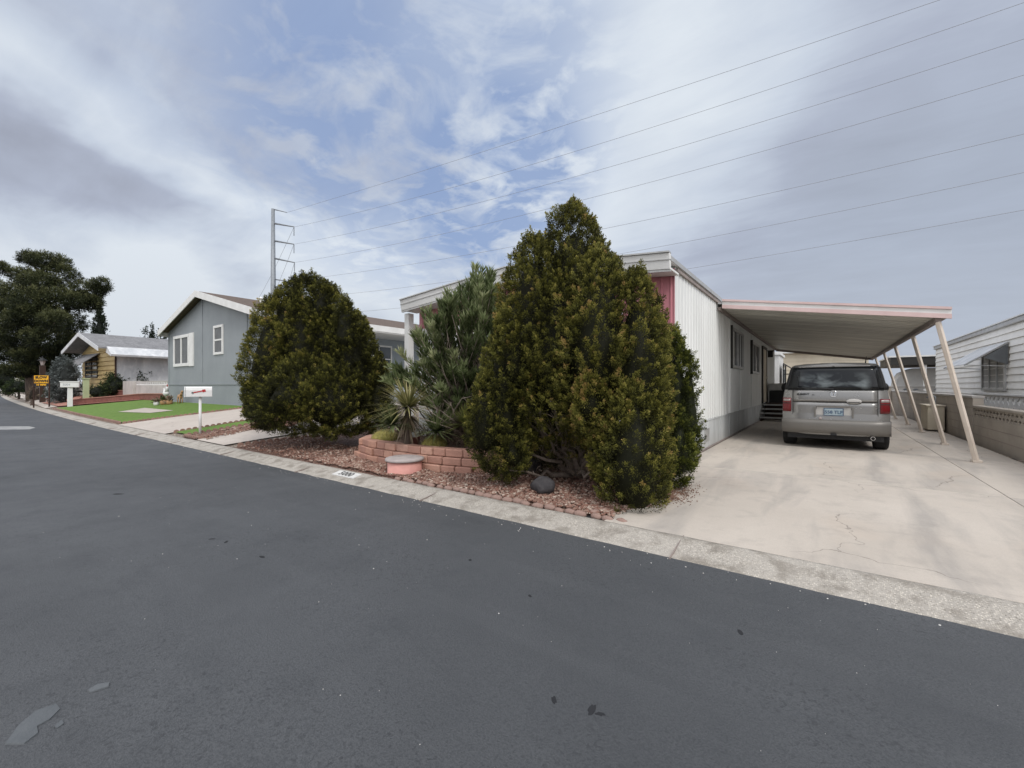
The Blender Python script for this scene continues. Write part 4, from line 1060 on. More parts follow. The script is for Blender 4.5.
m = MB(); laps(m, gsd, 0,14,.56,3.7,.2,.02); m.build('porch_siding', M['greylap'], gh)
m = MB(); m.bb(GR-1.7,GR+.3,GB+4.1,GB+18,GZ-.1,1.3); m.build('porch_deck', M['greylap'], gh)
m = MB()
for i in range(70): m.bb(GR+.12,GR+.16,GB+4.3+.2*i,GB+4.34+.2*i,1.31,2.1)
m.bb(GR+.08,GR+.2,GB+4.2,GB+18,2.103,2.17); m.build('porch_railing', M['white'], gh)
m = MB(); m.tube([(-20.5,9,4.85),(-20.5,9,5.25)],.05,8); m.lathe([(.0,.1),(.11,.02),(.11,0),(0,0)],(-20.5,9,5.22),10); m.build('roof_vent', M['white'], gh)

# ------------------------------------------------------------------ yellow house beyond
ya = math.atan2(.6,7.2)
yf = Fr((-44.5,7.09), ya); YW = 6.5
yh_ = thing('mobile_home', 'yellow sided home with a white metal canopy behind the silver bush', 'mobile home', (-42,8,.5))
def yp(s, o, z): return yf.p(s, o, z)
m = MB(); m.prism([yp(0,0,.45),yp(YW,0,.45),yp(YW,0,3.75),yp(YW/2,0,4.80),yp(0,0,3.75)], yf.w*-19); m.build('wall', M['yellow'], yh_)
m = MB(); laps(m, yf, 0,YW,1.2,3.72,.30,.07); laps(m, yf, 0,YW,3.72,4.72,.30,.07, topfn=lambda z: (YW/2*(z-3.75)/1.05+.05, YW-YW/2*(z-3.75)/1.05-.05)); m.build('siding', M['yellow'], yh_)
m = MB()
for (a0, z0_, a1, z1_) in ((-.45,3.72,YW/2,4.86),(YW/2,4.86,YW+.5,3.72)):
    m.hexa([yp(a0,1.0,z0_),yp(a1,1.0,z1_),yp(a1,-19,z1_),yp(a0,-19,z0_),yp(a0,1.0,z0_+.1),yp(a1,1.0,z1_+.1),yp(a1,-19,z1_+.1),yp(a0,-19,z0_+.1)])
m.build('roof', M['roofgrey'], yh_)
m = MB()
for (a0, z0_, a1, z1_) in ((-.45,3.70,YW/2,4.84),(YW/2,4.84,YW+.5,3.70)):
    m.hexa([yp(a0,1.05,z0_-.14),yp(a1,1.05,z1_-.14),yp(a1,1.003,z1_-.14),yp(a0,1.003,z0_-.14),yp(a0,1.05,z0_+.12),yp(a1,1.05,z1_+.12),yp(a1,1.003,z1_+.12),yp(a0,1.003,z0_+.12)])
m.build('fascia', M['whitemetal'], yh_)
window(yh_, yf, .8,3.3,1.9,3.4, M['darkframe'], M['glass'], (1,0), .1, .06, o=.03)
m = MB()
for i in range(16):
    a0 = .3+.21*i; m.hexa([yp(a0,1.3,2.55),yp(a0+.21,1.3,2.55),yp(a0+.21,.03,3.6),yp(a0,.03,3.6),yp(a0,1.32,2.58),yp(a0+.21,1.32,2.58),yp(a0+.21,.03,3.63),yp(a0,.03,3.63)])
m.build('awning', M['roofgrey'], yh_)
# canopy on the near side
m = MB(); m.hexa([yp(YW+.3,.6,3.50),yp(YW+1.2,.6,3.22),yp(YW+1.2,-16,3.22),yp(YW+.3,-16,3.50),yp(YW+.52,.6,3.86),yp(YW+1.25,.6,3.34),yp(YW+1.25,-16,3.34),yp(YW+.52,-16,3.86)]); m.build('canopy', M['whitemetal'], yh_)
m = MB(); 
m.hexa([yp(YW+.05,0,1.3),yp(YW+.1,0,1.3),yp(YW+.1,-19,1.3),yp(YW+.05,-19,1.3),yp(YW+.05,0,3.5),yp(YW+.1,0,3.5),yp(YW+.1,-19,3.5),yp(YW+.05,-19,3.5)]); m.build('side_panel', M['whitemetal'], yh_)
for o in (-15,):
    m = MB(); p = yp(YW+1.1,o,0); m.bb(p.x-.05,p.x+.05,p.y-.05,p.y+.05,.5,3.25); m.build('canopy_post', M['white'], yh_)
m = MB(); m.tube([yp(YW+.15,.06,.6),yp(YW+.15,.06,3.6)],.05,6); m.build('downpipe', M['darkwood'], yh_)

# low brick walls, terrace edges
def path_wall(name, label, cat, pts, z0fn, h, th, matl, capm=None):
    t = thing(name, label, cat, (*pts[0], hz(*pts[0])))
    m = MB(); c = MB()
    for (a, b) in zip(pts, pts[1:]):
        L = math.dist(a, b); n = max(1, int(L/.8)); ang = math.atan2(b[1]-a[1], b[0]-a[0]); nx, ny = -math.sin(ang)*th/2, math.cos(ang)*th/2
        for i in range(n):
            p = [a[0]+(b[0]-a[0])*i/n, a[1]+(b[1]-a[1])*i/n]; q = [a[0]+(b[0]-a[0])*(i+1)/n, a[1]+(b[1]-a[1])*(i+1)/n]
            zp, zq = z0fn(*p), z0fn(*q)
            m.hexa([(p[0]-nx,p[1]-ny,zp-.1),(q[0]-nx,q[1]-ny,zq-.1),(q[0]+nx,q[1]+ny,zq-.1),(p[0]+nx,p[1]+ny,zp-.1),(p[0]-nx,p[1]-ny,zp+h),(q[0]-nx,q[1]-ny,zq+h),(q[0]+nx,q[1]+ny,zq+h),(p[0]+nx,p[1]+ny,zp+h)])
            if capm:
                k = 1.3; c.hexa([(p[0]-nx*k,p[1]-ny*k,zp+h+.002),(q[0]-nx*k,q[1]-ny*k,zq+h+.002),(q[0]+nx*k,q[1]+ny*k,zq+h+.002),(p[0]+nx*k,p[1]+ny*k,zp+h+.002),(p[0]-nx*k,p[1]-ny*k,zp+h+.045),(q[0]-nx*k,q[1]-ny*k,zq+h+.045),(q[0]+nx*k,q[1]+ny*k,zq+h+.045),(p[0]+nx*k,p[1]+ny*k,zp+h+.045)])
    m.build('courses', matl, t)
    if capm: c.build('cap', capm, t)
    return t
path_wall('brick_wall','low dark red brick wall with a pale cap at the back of the lawn','wall',[(-36.2,5.2),(-31.2,7.35),(-26.75,7.75)],hz,.30,.25,M['brick'],M['terrace'])
path_wall('brick_wall','low dark red brick edging running to the pedestal mailbox','wall',[(-45.5,5.5),(-41.5,6.6),(-36.4,5.35)],hz,.26,.3,M['brick'],M['terrace'])
path_wall('brick_wall','second low brick step behind the lawn wall','wall',[(-39.5,7.3),(-33.5,8.6),(-27.5,9.0)],hz,.42,.25,M['brick'],M['terrace'])
# block pier and openwork wall beside the grey house
bp_ = thing('block_wall','grey block wall with small openings beside the grey home','wall',(-31,7.95,.57))
bf = Fr((-36.7,7.95), .0)
m = MB(); bf.box(m, 0,2.2,-.25,.25,.5,1.62); m.build('pier', M['blocklight'], bp_, bevel=.015)
m = MB(); bf.box(m, 2.21,8.6,-.1,.1,.5,1.36); m.build('base_courses', M['blocklight'], bp_)
m = MB(); breeze(m, bf, 2.21,8.6,1.362,1.56,.40,-.09,.09,.75); m.build('openwork_row', M['white'], bp_); m = MB(); bf.box(m, 2.22,8.59,-.02,.02,1.362,1.56); m.build('hole_shade', M['seam'], bp_); m = MB(); bf.box(m, 2.21,8.6,-.11,.11,1.563,1.60); m.build('cap', M['blocklight'], bp_)  # dark sheet behind the openings, added in place of their shade

# scalloped edging runs
def scallops(label, pts, zfn, pitch=.16, r=.06, th=.05, h=.03, mm='scallop'):
    m = MB()
    for (a, b) in zip(pts, pts[1:]):
        L = math.dist(a, b); n = int(L/pitch); ux, uy = (b[0]-a[0])/L, (b[1]-a[1])/L
        for i in range(n):
            s = (i+.5)*pitch; x, y = a[0]+ux*s, a[1]+uy*s; z = zfn(x, y)
            prof = [(-r*.98,-.06),(r*.98,-.06),(r*.98,h*.4)]+[(r*.98*math.cos(t),h*.4+r*.8*math.sin(t)) for t in (math.pi*.15,math.pi*.35,math.pi*.5,math.pi*.65,math.pi*.85)]+[(-r*.98,h*.4)]
            P = [Vector((x+ux*p-uy*-th/2, y+uy*p+ux*-th/2, z+q)) for p, q in prof]
            m.prism(P, (-uy*th, ux*th, 0))
    o = m.build('scalloped_edging', M[mm]); return tag(o, label, 'edging')
scallops('scalloped edging along the driveway side of the large turf lawn', [(-19.5,4.08),(-16.9,7.1)], hz, .14, .062)
scallops('scalloped edging along the kerb side of the large turf lawn', [(-35.5,cy(-35.5)+.2),(-27,cy(-27)+.16),(-19.6,4.06)], hz, .14, .062, .06, .04)
scallops('scalloped edging on the driveway side of the narrow turf strip', [(-14.52,4.10),(-12.95,7.2)], hz, .14, .062)
scallops('scalloped edging between the narrow turf strip and its red gravel', [(-13.42,4.05),(-12.1,7.2)], hz, .14, .062)
scallops('scalloped edging along the walk side of the mailbox gravel', [(-13.4,4.02),(-12.45,4.0),(-11.42,7.0)], hz, .14, .062)
scallops('scalloped edging at the left end of the red gravel bed', [(-10.35,4.05),(-9.7,5.7)], hz, .14, .062)
# small brick ring stack beside the first bush
rb = thing('brick_planter','small round stacked brick planter left of the round bush','planter',(-11.85,5.6,hz(-11.85,5.6)))
m = MB(); z = hz(-11.85,5.6)
for l in range(3):
    for k in range(10):
        a = 2*math.pi*(k+.5*l)/10; rr = .42-.04*l; m.box((-11.85+rr*math.cos(a),5.6+rr*math.sin(a),z+.04+.085*l),(.12,.24,.078),a)
m.build('bricks', M['planter'], rb, bevel=.01)
m = MB(); m.lathe([(.0,.18),(.32,.18)],(-11.85,5.6,z),16); m.build('soil', M['litter'], rb)

# ------------------------------------------------------------------ mailboxes, sign, lamp
mx, my = -13.20, 4.30; mz = hz(mx,my)
mb = thing('mailbox','white mailbox with a red flag on a thin white pole near the lawn strip','mailbox',(mx,my,mz))
m = MB(); m.tube([(mx,my,mz-.1),(mx,my,1.03)],.032,12); m.build('pole', M['white'], mb, True)
m = MB(); prof = [(-.10,1.03),(.10,1.03),(.10,1.20)]+[(.10*math.cos(t),1.20+.10*math.sin(t)) for t in (math.pi*.2,math.pi*.4,math.pi*.6,math.pi*.8)]+[(-.10,1.20)]
L0 = Vector((.35,.94,0)).normalized(); S0 = Vector((L0.y,-L0.x,0))
P = [Vector((mx,my,0))-L0*.30+S0*x+Vector((0,0,z)) for x,z in prof]
m.prism(P, L0*.56); m.build('box', M['white'], mb, bevel=.008)
m = MB(); P = [Vector((mx,my,0))-L0*.325+S0*x*1.04+Vector((0,0,z)) for x,z in prof]; m.prism(P, L0*.02); m.build('door', M['white'], mb)
def bar(m, a, b, w, nrm, th):
    a, b = Vector(a), Vector(b); d = (b-a).normalized(); s = d.cross(nrm).normalized()*w; m.prism([a-s,b-s,b+s,a+s], nrm*th)
m = MB(); c0 = Vector((mx,my,0))+S0*.102; bar(m, c0-L0*.14+Vector((0,0,1.14)), c0+L0*.10+Vector((0,0,1.19)), .014, S0, .006); bar(m, c0+L0*.05+Vector((0,0,1.18)), c0+L0*.12+Vector((0,0,1.195)), .032, S0, .007); m.build('flag', M['redplastic'], mb)
m = MB(); m.lathe([(0,-.03),(.02,-.03),(.02,0)],c0-L0*.15+S0*.02+Vector((0,0,1.135)),8,'x'); m.build('flag_hinge', M['black'], mb)
m2x, m2y = at(70,404,24.5).x, at(70,404,24.5).y; z2 = hz(m2x,m2y)
mb2 = thing('mailbox','long white mailbox on a thick white post at the end of the brick edging','mailbox',(m2x,m2y,z2))
m = MB(); m.box((m2x,m2y,z2+.55),(.20,.20,1.1)); m.build('post', M['white'], mb2, bevel=.01)
m = MB(); m.box((m2x,m2y,z2+1.25),(.34,.75,.30),-.25); m.build('box', M['white'], mb2, bevel=.02)
m = MB(); m.box((m2x,m2y,z2+1.425),(.40,.82,.045),-.25); m.build('roof', M['white'], mb2, bevel=.01)
fr2 = Matrix.Translation((m2x,m2y,0)) @ Matrix.Rotation(-.25,4,'Z')
text_mesh('number', '5004', .15, M['steel'], mb2, fr2 @ Matrix.Translation((.172,-.12,z2+1.25)) @ Matrix.Rotation(rad(90),4,'Z') @ Matrix.Rotation(rad(90),4,'X'))
# sign SLOW DOWN
sp = at(41.5,400,26); sz = hz(sp.x,sp.y)
sg = thing('speed_sign','yellow slow down sign with a black speed panel on a brown post','sign',(sp.x,sp.y,sz))
sa = rad(46)  # faces the camera side of the road
sf = Matrix.Translation((sp.x,sp.y,0)) @ Matrix.Rotation(sa,4,'Z')
def lb(m, x0,x1,y0,y1,z0,z1):
    P = [sf @ Vector(p) for p in ((x0,y0,z0),(x1,y0,z0),(x1,y1,z0),(x0,y1,z0),(x0,y0,z1),(x1,y0,z1),(x1,y1,z1),(x0,y1,z1))]; m.hexa(P)
zc = EYE+(386-380.8)*26/FOC
m = MB(); lb(m,-.37,.37,-.02,.02,zc-.14,zc+.32); ys_ = m.build('panel', M['signyel'], sg)
m = MB(); lb(m,-.37,.37,-.02,.02,zc-.34,zc-.145); m.build('lower_panel', M['black'], sg)
m = MB()
for x in (-.40,.40): lb(m,x-.022,x+.022,-.03,.03,sz,zc+.32)
m.build('frame', M['darkwood'], sg)
for (t_, z_, s_, mm) in (('SLOW',.20,.20,'black'),('DOWN',-.02,.20,'black')):
    text_mesh('lettering', t_, s_, M[mm], sg, sf @ Matrix.Translation((0,-.025,zc+z_)) @ Matrix.Rotation(rad(90),4,'X'), .004, 1.1, .012)
text_mesh('lettering', '10 MPH', .15, M['signyel'], sg, sf @ Matrix.Translation((0,-.025,zc-.245)) @ Matrix.Rotation(rad(90),4,'X'), .004, 1.05, .006)
lp = at(42.5,398,31.6); lz = hz(lp.x,lp.y)
lt = thing('lamp_post','brown wooden lamp post with a small lantern behind the yellow sign','lamp post',(lp.x,lp.y,lz))
m = MB(); m.box((lp.x,lp.y,lz+1.35),(.30,.30,2.7)); m.build('post', M['darkwood'], lt)
m = MB(); m.lathe([(.10,0),(.17,.32),(.17,.34)],(lp.x,lp.y,lz+2.72),6); m.build('lantern', M['clear'], lt)
m = MB(); m.lathe([(.30,0),(.05,.2),(.03,.3),(0,.32)],(lp.x,lp.y,lz+3.06),6); m.build('lantern_roof', M['black'], lt)
gp = at(86,401,26.5); gz_ = hz(gp.x,gp.y)
g2 = thing('gate_post','pale green square post beside the silver bush','post',(gp.x,gp.y,gz_))
m = MB(); m.box((gp.x,gp.y,gz_+.72),(.26,.26,1.44)); m.build('shaft', M['palegreen'], g2, bevel=.01); m = MB(); m.box((gp.x,gp.y,gz_+1.47),(.34,.34,.06)); m.build('cap', M['palegreen'], g2)
m = MB(); m.blob((gp.x-.25,gp.y,gz_+1.15),(.10,.10,.12),8,6,0); m.build('lamp', M['white'], g2, True)
# garden ornaments by the grey wall
ox, oy = -24.8, 6.95; oz = hz(ox,oy)
ro = thing('rooster_ornament','white rooster ornament with a red comb by the grey wall','garden ornament',(ox-.45,oy-.1,oz))
m = MB(); m.blob((ox-.45,oy-.1,oz+.48),(.20,.12,.15),10,8,.03); m.tube([(ox-.36,oy-.1,oz+.52),(ox-.30,oy-.1,oz+.70),(ox-.28,oy-.1,oz+.76)],[.09,.055,.06],8); m.tube([(ox-.6,oy-.1,oz+.5),(ox-.72,oy-.1,oz+.72)],[.08,.02],6); m.tube([(ox-.45,oy-.1,oz),(ox-.45,oy-.1,oz+.4)],.02,6); m.build('body', M['white'], ro, True)
m = MB(); m.blob((ox-.28,oy-.1,oz+.84),(.05,.02,.05),8,6,.1); m.build('comb', M['redplastic'], ro)
for i, (dx, dy, r, mm, lab) in enumerate(((.15,-.35,.13,'orange','rounded orange clay pot in front of the grey wall'),(.55,-.25,.12,'orange','smaller orange clay pot nearest the grey wall corner'),(-.15,-.55,.10,'white','small pale pot beside the rooster ornament'))):
    x, y = ox+dx, oy+dy; z = hz(x,y); t = thing('flower_pot', lab, 'pot', (x,y,z))
    m = MB(); m.lathe([(0,0),(r*.7,0),(r,.5*r),(r*1.05,1.3*r),(r*.8,1.7*r),(r*.9,1.8*r),(r*.7,1.75*r),(0,1.5*r)],(x,y,z),14); m.build('bowl', M[mm], t, True)
    n_ = 60; P_ = np.array([x,y,z+1.6*r])+NR.normal(0,.05,(n_,3)); leaves_mesh('plant', P_, NR.normal(0,.6,(n_,3))+np.array([0,0,.8]), .22, .05, NR.uniform(.3,.8,n_), M['dry'] if i else M['hedge'], t)
x, y = ox+.9, oy+.05; z = hz(x,y)
sd = thing('deer_ornament','small orange brown animal figurine by the grey wall','garden ornament',(x,y,z))
m = MB(); m.blob((x,y,z+.32),(.20,.09,.11),10,8,.03); m.tube([(x+.14,y,z+.36),(x+.22,y,z+.52)],[.06,.045],8); m.blob((x+.26,y,z+.55),(.08,.045,.05),8,6,0)
for a_, b_ in ((-.13,-.05),(-.13,.05),(.13,-.05),(.13,.05)): m.tube([(x+a_,y+b_,z),(x+a_,y+b_,z+.3)],.02,6)
m.build('body', M['orange'], sd, True)

# ------------------------------------------------------------------ planter wall with cacti, utility lid, rocks
pts = []
ctrl = [(-7.35,5.62),(-7.25,5.15),(-6.95,4.82),(-6.45,4.68),(-5.9,4.66),(-5.3,4.68),(-4.75,4.74),(-4.25,4.86),(-3.98,5.05),(-3.92,5.5)]
def along(ctrl, d):
    L = [0]
    for a, b in zip(ctrl, ctrl[1:]): L.append(L[-1]+math.dist(a,b))
    d = max(0, min(L[-1]-1e-4, d))
    for i in range(len(L)-1):
        if d <= L[i+1]:
            k = (d-L[i])/(L[i+1]-L[i]); a, b = ctrl[i], ctrl[i+1]; return (a[0]+(b[0]-a[0])*k, a[1]+(b[1]-a[1])*k, math.atan2(b[1]-a[1], b[0]-a[0]))
TL = sum(math.dist(a,b) for a,b in zip(ctrl,ctrl[1:]))
pw = thing('retaining_planter','curved three course planter wall of tumbled terracotta blocks','planter',(-5.5,4.7,0))
for c in range(3):
    m = MB(); s = -.15*(c%2)
    while s < TL-.05:
        L = R.choice((.29,.31,.33,.24)); x, y, a = along(ctrl, s+L/2); nx, ny = -math.sin(a), math.cos(a)
        o = .035*c; q = R.uniform(-.008,.008)
        cx_, cy__ = x+nx*(o+q), y+ny*(o+q); hl, hd = L/2-.006, .10; hh = .058; zc_ = .045+.122*c
        # rough hewn face: bulging front
        P = []
        for zz in (-hh, hh):
            for (i, j) in ((-hl,-hd),(hl,-hd),(hl,hd),(-hl,hd)): P.append((cx_+i*math.cos(a)-j*math.sin(a)+R.uniform(-.004,.004), cy__+i*math.sin(a)+j*math.cos(a)+R.uniform(-.004,.004), zc_+zz))
        m.hexa(P); s += L
    m.build('cap_course' if c == 2 else 'block_course', M['planter'], pw, bevel=.016, seg=3)
m = MB(); inner = [along(ctrl, TL*i/20) for i in range(21)]
pin = [(x-math.sin(a)*.12, y+math.cos(a)*.12, .30) for x,y,a in inner]; c_ = (-5.6,5.9,.36)
for a, b in zip(pin, pin[1:]): m.tri(a, b, c_)
m.tri(pin[-1],(-3.9,7.2,.12),c_); m.tri((-3.9,7.2,.12),(-7.4,7.2,.12),c_); m.tri((-7.4,7.2,.12),pin[0],c_); m.build('soil', M['litter'], pw)

lx, ly = -5.17, 4.33
ul = thing('utility_ring','short pink drum with a grey round lid in front of the planter','utility cover',(lx,ly,0))
m = MB(); m.lathe([(.255,-.03),(.255,.185),(.24,.185),(.24,0)],(lx,ly,0),40); m.build('drum', M['lidpink'], ul, True)
m = MB(); m.lathe([(.24,.187),(.285,.187),(.29,.20),(.285,.222),(.25,.232),(.0,.236)],(lx,ly,0),40); m.build('lid', M['lidgrey'], ul, True)
m = MB(); m.lathe([(.10,.2365),(.115,.243),(.125,.2355)],(lx,ly,0),30); m.build('rim_ring', M['lidgrey'], ul, True)
m = MB(); a = -2.2; m.box((lx+.257*math.cos(a),ly+.257*math.sin(a),.08),(.012,.02,.19),a); m.build('seam', M['seam'], ul)

def rock(label, c, r, mm='lava', sd=1):
    rr = random.Random(sd); m = MB(); seg, ring = 16, 10
    ph = [rr.uniform(0,6) for _ in range(4)]
    for i in range(ring+1):
        th = math.pi*i/ring
        for k in range(seg):
            a = 2*math.pi*k/seg; q = 1+.10*math.sin(2*a+ph[0])*math.sin(th)+.08*math.sin(3*a+4*th+ph[1])+.05*math.sin(5*a+ph[2])+rr.uniform(-.03,.03)*(0<i<ring)
            m.v.append((c[0]+r[0]*q*math.sin(th)*math.cos(a), c[1]+r[1]*q*math.sin(th)*math.sin(a), c[2]+r[2]*q*math.cos(th)))
    for i in range(ring):
        for k in range(seg): k2=(k+1)%seg; m.f.append((i*seg+k,(i+1)*seg+k,(i+1)*seg+k2,i*seg+k2))
    return tag(m.build('rock', M[mm], None, True), label, 'rock')
rock('rounded dark lava rock on the gravel in front of the large bush', (-2.80,4.50,.085), (.145,.13,.11), sd=3)
rock('dark rock half hidden under the left side of the large bush', (-3.62,5.35,.13), (.24,.2,.19), sd=5)

def cactus(label, c, r, h):
    m = MB(); seg, ring = 40, 9
    for i in range(ring+1):
        th = math.pi*.5*i/ring*1.25
        for k in range(seg):
            a = 2*math.pi*k/seg; q = r*(1+.07*(k%2))*math.sin(min(th+.03,math.pi)); m.v.append((c[0]+q*math.cos(a), c[1]+q*math.sin(a), c[2]+h*math.cos(th)*.8+.2*h))
    for i in range(ring):
        for k in range(seg): k2=(k+1)%seg; m.f.append((i*seg+k,(i+1)*seg+k,(i+1)*seg+k2,i*seg+k2))
    t = thing('barrel_cactus', label, 'cactus', c); m.build('body', M['cactus'], t, True)
    n_ = 1500; th = NR.uniform(.05,1.7,n_); a = np.round(NR.uniform(0,20,n_))*2*math.pi/20
    P_ = np.stack([c[0]+r*1.05*np.sin(th)*np.cos(a), c[1]+r*1.05*np.sin(th)*np.sin(a), c[2]+h*np.cos(th)*.8+.2*h],1)
    Nn = np.stack([np.sin(th)*np.cos(a), np.sin(th)*np.sin(a), np.cos(th)],1)
    leaves_mesh('spines', P_, Nn+NR.normal(0,.6,(n_,3)), .035, .004, NR.uniform(.5,1,n_), M['yucca'], t)
cactus('wide golden barrel cactus at the left end of the planter', (-6.62,5.1,.29), .24, .20)
cactus('golden barrel cactus in the middle of the planter', (-5.28,5.05,.27), .20, .20)
cactus('small golden barrel cactus at the right end of the planter', (-4.2,5.15,.27), .14, .20)
pt = thing('clay_pot','small dark red pot with a white top between the barrel cacti','pot',(-5.72,5.0,.27))
m = MB(); m.lathe([(0,0),(.07,0),(.10,.16),(.11,.17),(.09,.17),(0,.15)],(-5.72,5.0,.27),16); m.build('bowl', M['brick'], pt, True)
m = MB(); m.blob((-5.72,5.0,.46),(.075,.075,.06),10,8,.05); m.blob((-5.66,5.0,.52),(.04,.04,.05),8,6,.05); m.build('figure', M['white'], pt, True)
gl = thing('path_light','thin white garden light stake in the planter beside the large bush','garden light',(-4.35,5.4,.28))
m = MB(); m.tube([(-4.35,5.4,.25),(-4.35,5.4,.82)],.014,8); m.build('stake', M['white'], gl)
m = MB(); m.lathe([(.04,.0),(.05,.1),(.05,.11)],(-4.35,5.4,.82),10); m.build('lens', M['clear'], gl); m = MB(); m.lathe([(.085,0),(.03,.05),(0,.055)],(-4.35,5.4,.93),12); m.build('cap', M['alum'], gl)

# edging stones, individuals
m = MB(); rs_ = random.Random(9); m.blob((0,0,.0),(.066,.05,.036),9,5,.13, rs_)
s_m = m.build('edging_stone', M['stone'], None, True, local=True)
tag(s_m, 'small rounded pinkish stone in the border row just behind the kerb', 'edging stone', 'edging stones behind the kerb')
first = True
for i in range(25):
    x = -4.9+.137*i; o = s_m if first else s_m.copy()
    if not first: C.objects.link(o)
    o.location = (x+R.uniform(-.02,.02), 4.0+R.uniform(-.025,.025), R.uniform(-.014,.0)); o.rotation_euler = (0,0,R.uniform(-.3,.3)); o.scale = (R.uniform(.85,1.1),)*3; first = False
for i in range(6):
    o = s_m.copy(); C.objects.link(o); o.location = (-1.93+.07*i, 4.10+.115*i, .005); o.rotation_euler = (0,0,1.0)
    tag(o, 'small stone in the short diagonal row beside the large bush', 'edging stone', 'edging stones in the diagonal row')

# ------------------------------------------------------------------ near shrubs
big = thing('large_juniper','tall olive and brown juniper bush with a pointed top beside the driveway','bush',(-2.9,5.6,0))
SHR[:] = [.90, .93]
LB = [lob(573,300,5.9,45,100), lob(560,345,5.9,60,108), lob(534,322,5.7,38,90), lob(600,345,5.3,46,98), lob(637,372,5.0,32,108),
      lob(505,403,5.6,28,80), lob(487,420,5.4,19,48), lob(634,458,4.75,34,82), lob(648,425,4.95,24,88), lob(592,398,4.95,20,38), lob(548,405,6.9,60,62), lob(655,350,5.4,14,60), lob(520,350,5.5,26,60),lob(512,450,5.4,14,24),lob(610,440,5.0,20,50)]
shrub(big, 'crown', LB, 185, 92, .024, .0100, M['juniper'], upb=.6, csz=.115, cwid=.030, lobe_tint={9:.22,3:.06,7:.03,5:-.06,6:-.05,8:-.02,10:-.3,1:-.02,12:-.08}, brown=.10, tint=.50, jit=.05, core=.70, spread=.95, rough_tint=.13)  # lobe tints: one browner, back lobe painted dark as shade in the opening
m = MB(); tb = Vector((-2.92,5.62,0))
tips = [at(u,v,z) for u,v,z in ((575,330,5.8),(562,340,5.8),(545,390,5.6),(530,385,5.6),(520,402,5.5),(555,380,5.7),(600,400,5.4),(590,380,5.5),(568,300,5.9),(583,300,5.9),(515,440,5.5),(525,415,5.5),(505,470,5.4),(620,440,5.0),(600,470,4.9),(560,420,5.4),(540,425,5.4),(550,400,5.3),(572,385,5.3),(578,370,5.3))]
branches(m, tb, tips, .045, .006, .10, 6, 7)
for tpt in tips:
    for _ in range(4):
        k = R.uniform(.35,.9); p = tb.lerp(tpt, k); q = p+Vector((R.uniform(-.3,.3),R.uniform(-.35,.1),R.uniform(-.05,.35))); m.tube([p,p.lerp(q,.5)+Vector((0,0,.03)),q],[.009,.006,.003],4)
m.build('trunk', M['twig'], big, True)
# dry skirt twigs with dead foliage
n_ = 2600; a = NR.uniform(0,1,n_); P_ = np.stack([-3.5+2.0*NR.uniform(0,1,n_), 4.85+NR.uniform(0,1,n_)*.9, NR.uniform(.02,.5,n_)],1)
leaves_mesh('dead_twigs', P_, NR.normal(0,1,(n_,3))+np.array([0,0,.6]), NR.uniform(.03,.10,n_), .006, NR.uniform(.1,.8,n_), M['dry'], big)

rj = thing('small_juniper','smaller greener juniper bush at the driveway corner behind the large one','bush',(-1.65,5.75,0))
SHR[:] = [.78, .86]
LR = [lob(676,405,5.75,22,78), lob(688,410,5.7,15,66), lob(664,400,6.0,18,72), lob(678,448,5.5,17,44), lob(672,352,5.9,12,30)]
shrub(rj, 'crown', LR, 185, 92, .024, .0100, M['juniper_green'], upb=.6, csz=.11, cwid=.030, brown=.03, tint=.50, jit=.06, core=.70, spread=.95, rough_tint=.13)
m = MB(); branches(m, (-1.7,5.8,0), [at(u,v,5.8) for u,v in ((676,340),(688,380),(668,370),(680,360))], .035, .006, .06); m.build('trunk', M['twig'], rj, True)

rd = thing('round_juniper','broad rounded juniper bush between the walkway and the planter','bush',(-9.4,5.6,.06))
SHR[:] = [.85, .84]
LD = [lob(308,345,9.6,36,80), lob(330,345,9.7,34,66), lob(276,356,9.4,32,68), lob(350,378,9.5,33,66), lob(372,388,9.6,18,50), lob(300,396,9.0,42,42), lob(335,400,9.0,38,42), lob(264,385,9.2,18,44), lob(290,322,9.5,24,44),lob(357,350,9.7,20,42), lob(322,306,9.4,15,30), lob(294,300,9.5,13,24), lob(345,330,9.3,14,34), lob(268,400,9.1,20,34), lob(380,400,9.4,14,40)]
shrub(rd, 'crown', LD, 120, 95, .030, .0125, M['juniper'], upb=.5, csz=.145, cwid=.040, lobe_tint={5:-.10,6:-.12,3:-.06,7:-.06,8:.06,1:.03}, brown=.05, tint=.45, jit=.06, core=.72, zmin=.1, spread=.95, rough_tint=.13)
m = MB(); branches(m, (-9.5,5.7,.02), [at(u,v,9.5) for u,v in ((308,320),(330,330),(290,350),(350,380),(275,390),(320,300))], .06, .01, .1); m.build('trunk', M['twig'], rd, True)

SHR[:] = [1., 1.]
# oleander
ol = thing('oleander','tall grey green oleander with long narrow leaves between the two large bushes','shrub',(-6.0,6.3,.3))
base = Vector((-5.9,6.35,.25)); stems = []
m = MB()
ex_ = [(440,305),(455,292),(470,285),(487,275),(498,280),(404,352),(393,362),(418,332),(428,312),(490,290),(484,270),(430,400),(450,395),(465,320),(480,310),(450,335),(435,350),(420,360),(470,350),(445,375),(430,385),(465,380),(480,365),(492,320),(500,300),(455,310),(440,318),(478,278),(446,300),(460,365),(475,335)]
for (u, v) in ex_:
    for _ in range(6):
        t_ = at(u+R.uniform(-9,9), v+R.uniform(-3,24), 7.6+R.uniform(-.8,.9)); stems.append(t_)
        b = base+Vector((R.uniform(-.4,.5),R.uniform(-.25,.25),0)); mid_ = b.lerp(t_,.5)+Vector((0,0,.15))
        m.tube([b,mid_,t_],[.016,.010,.004],5)
m.build('stems', M['twig'], ol, True)
PP=[];DD=[];TT=[]
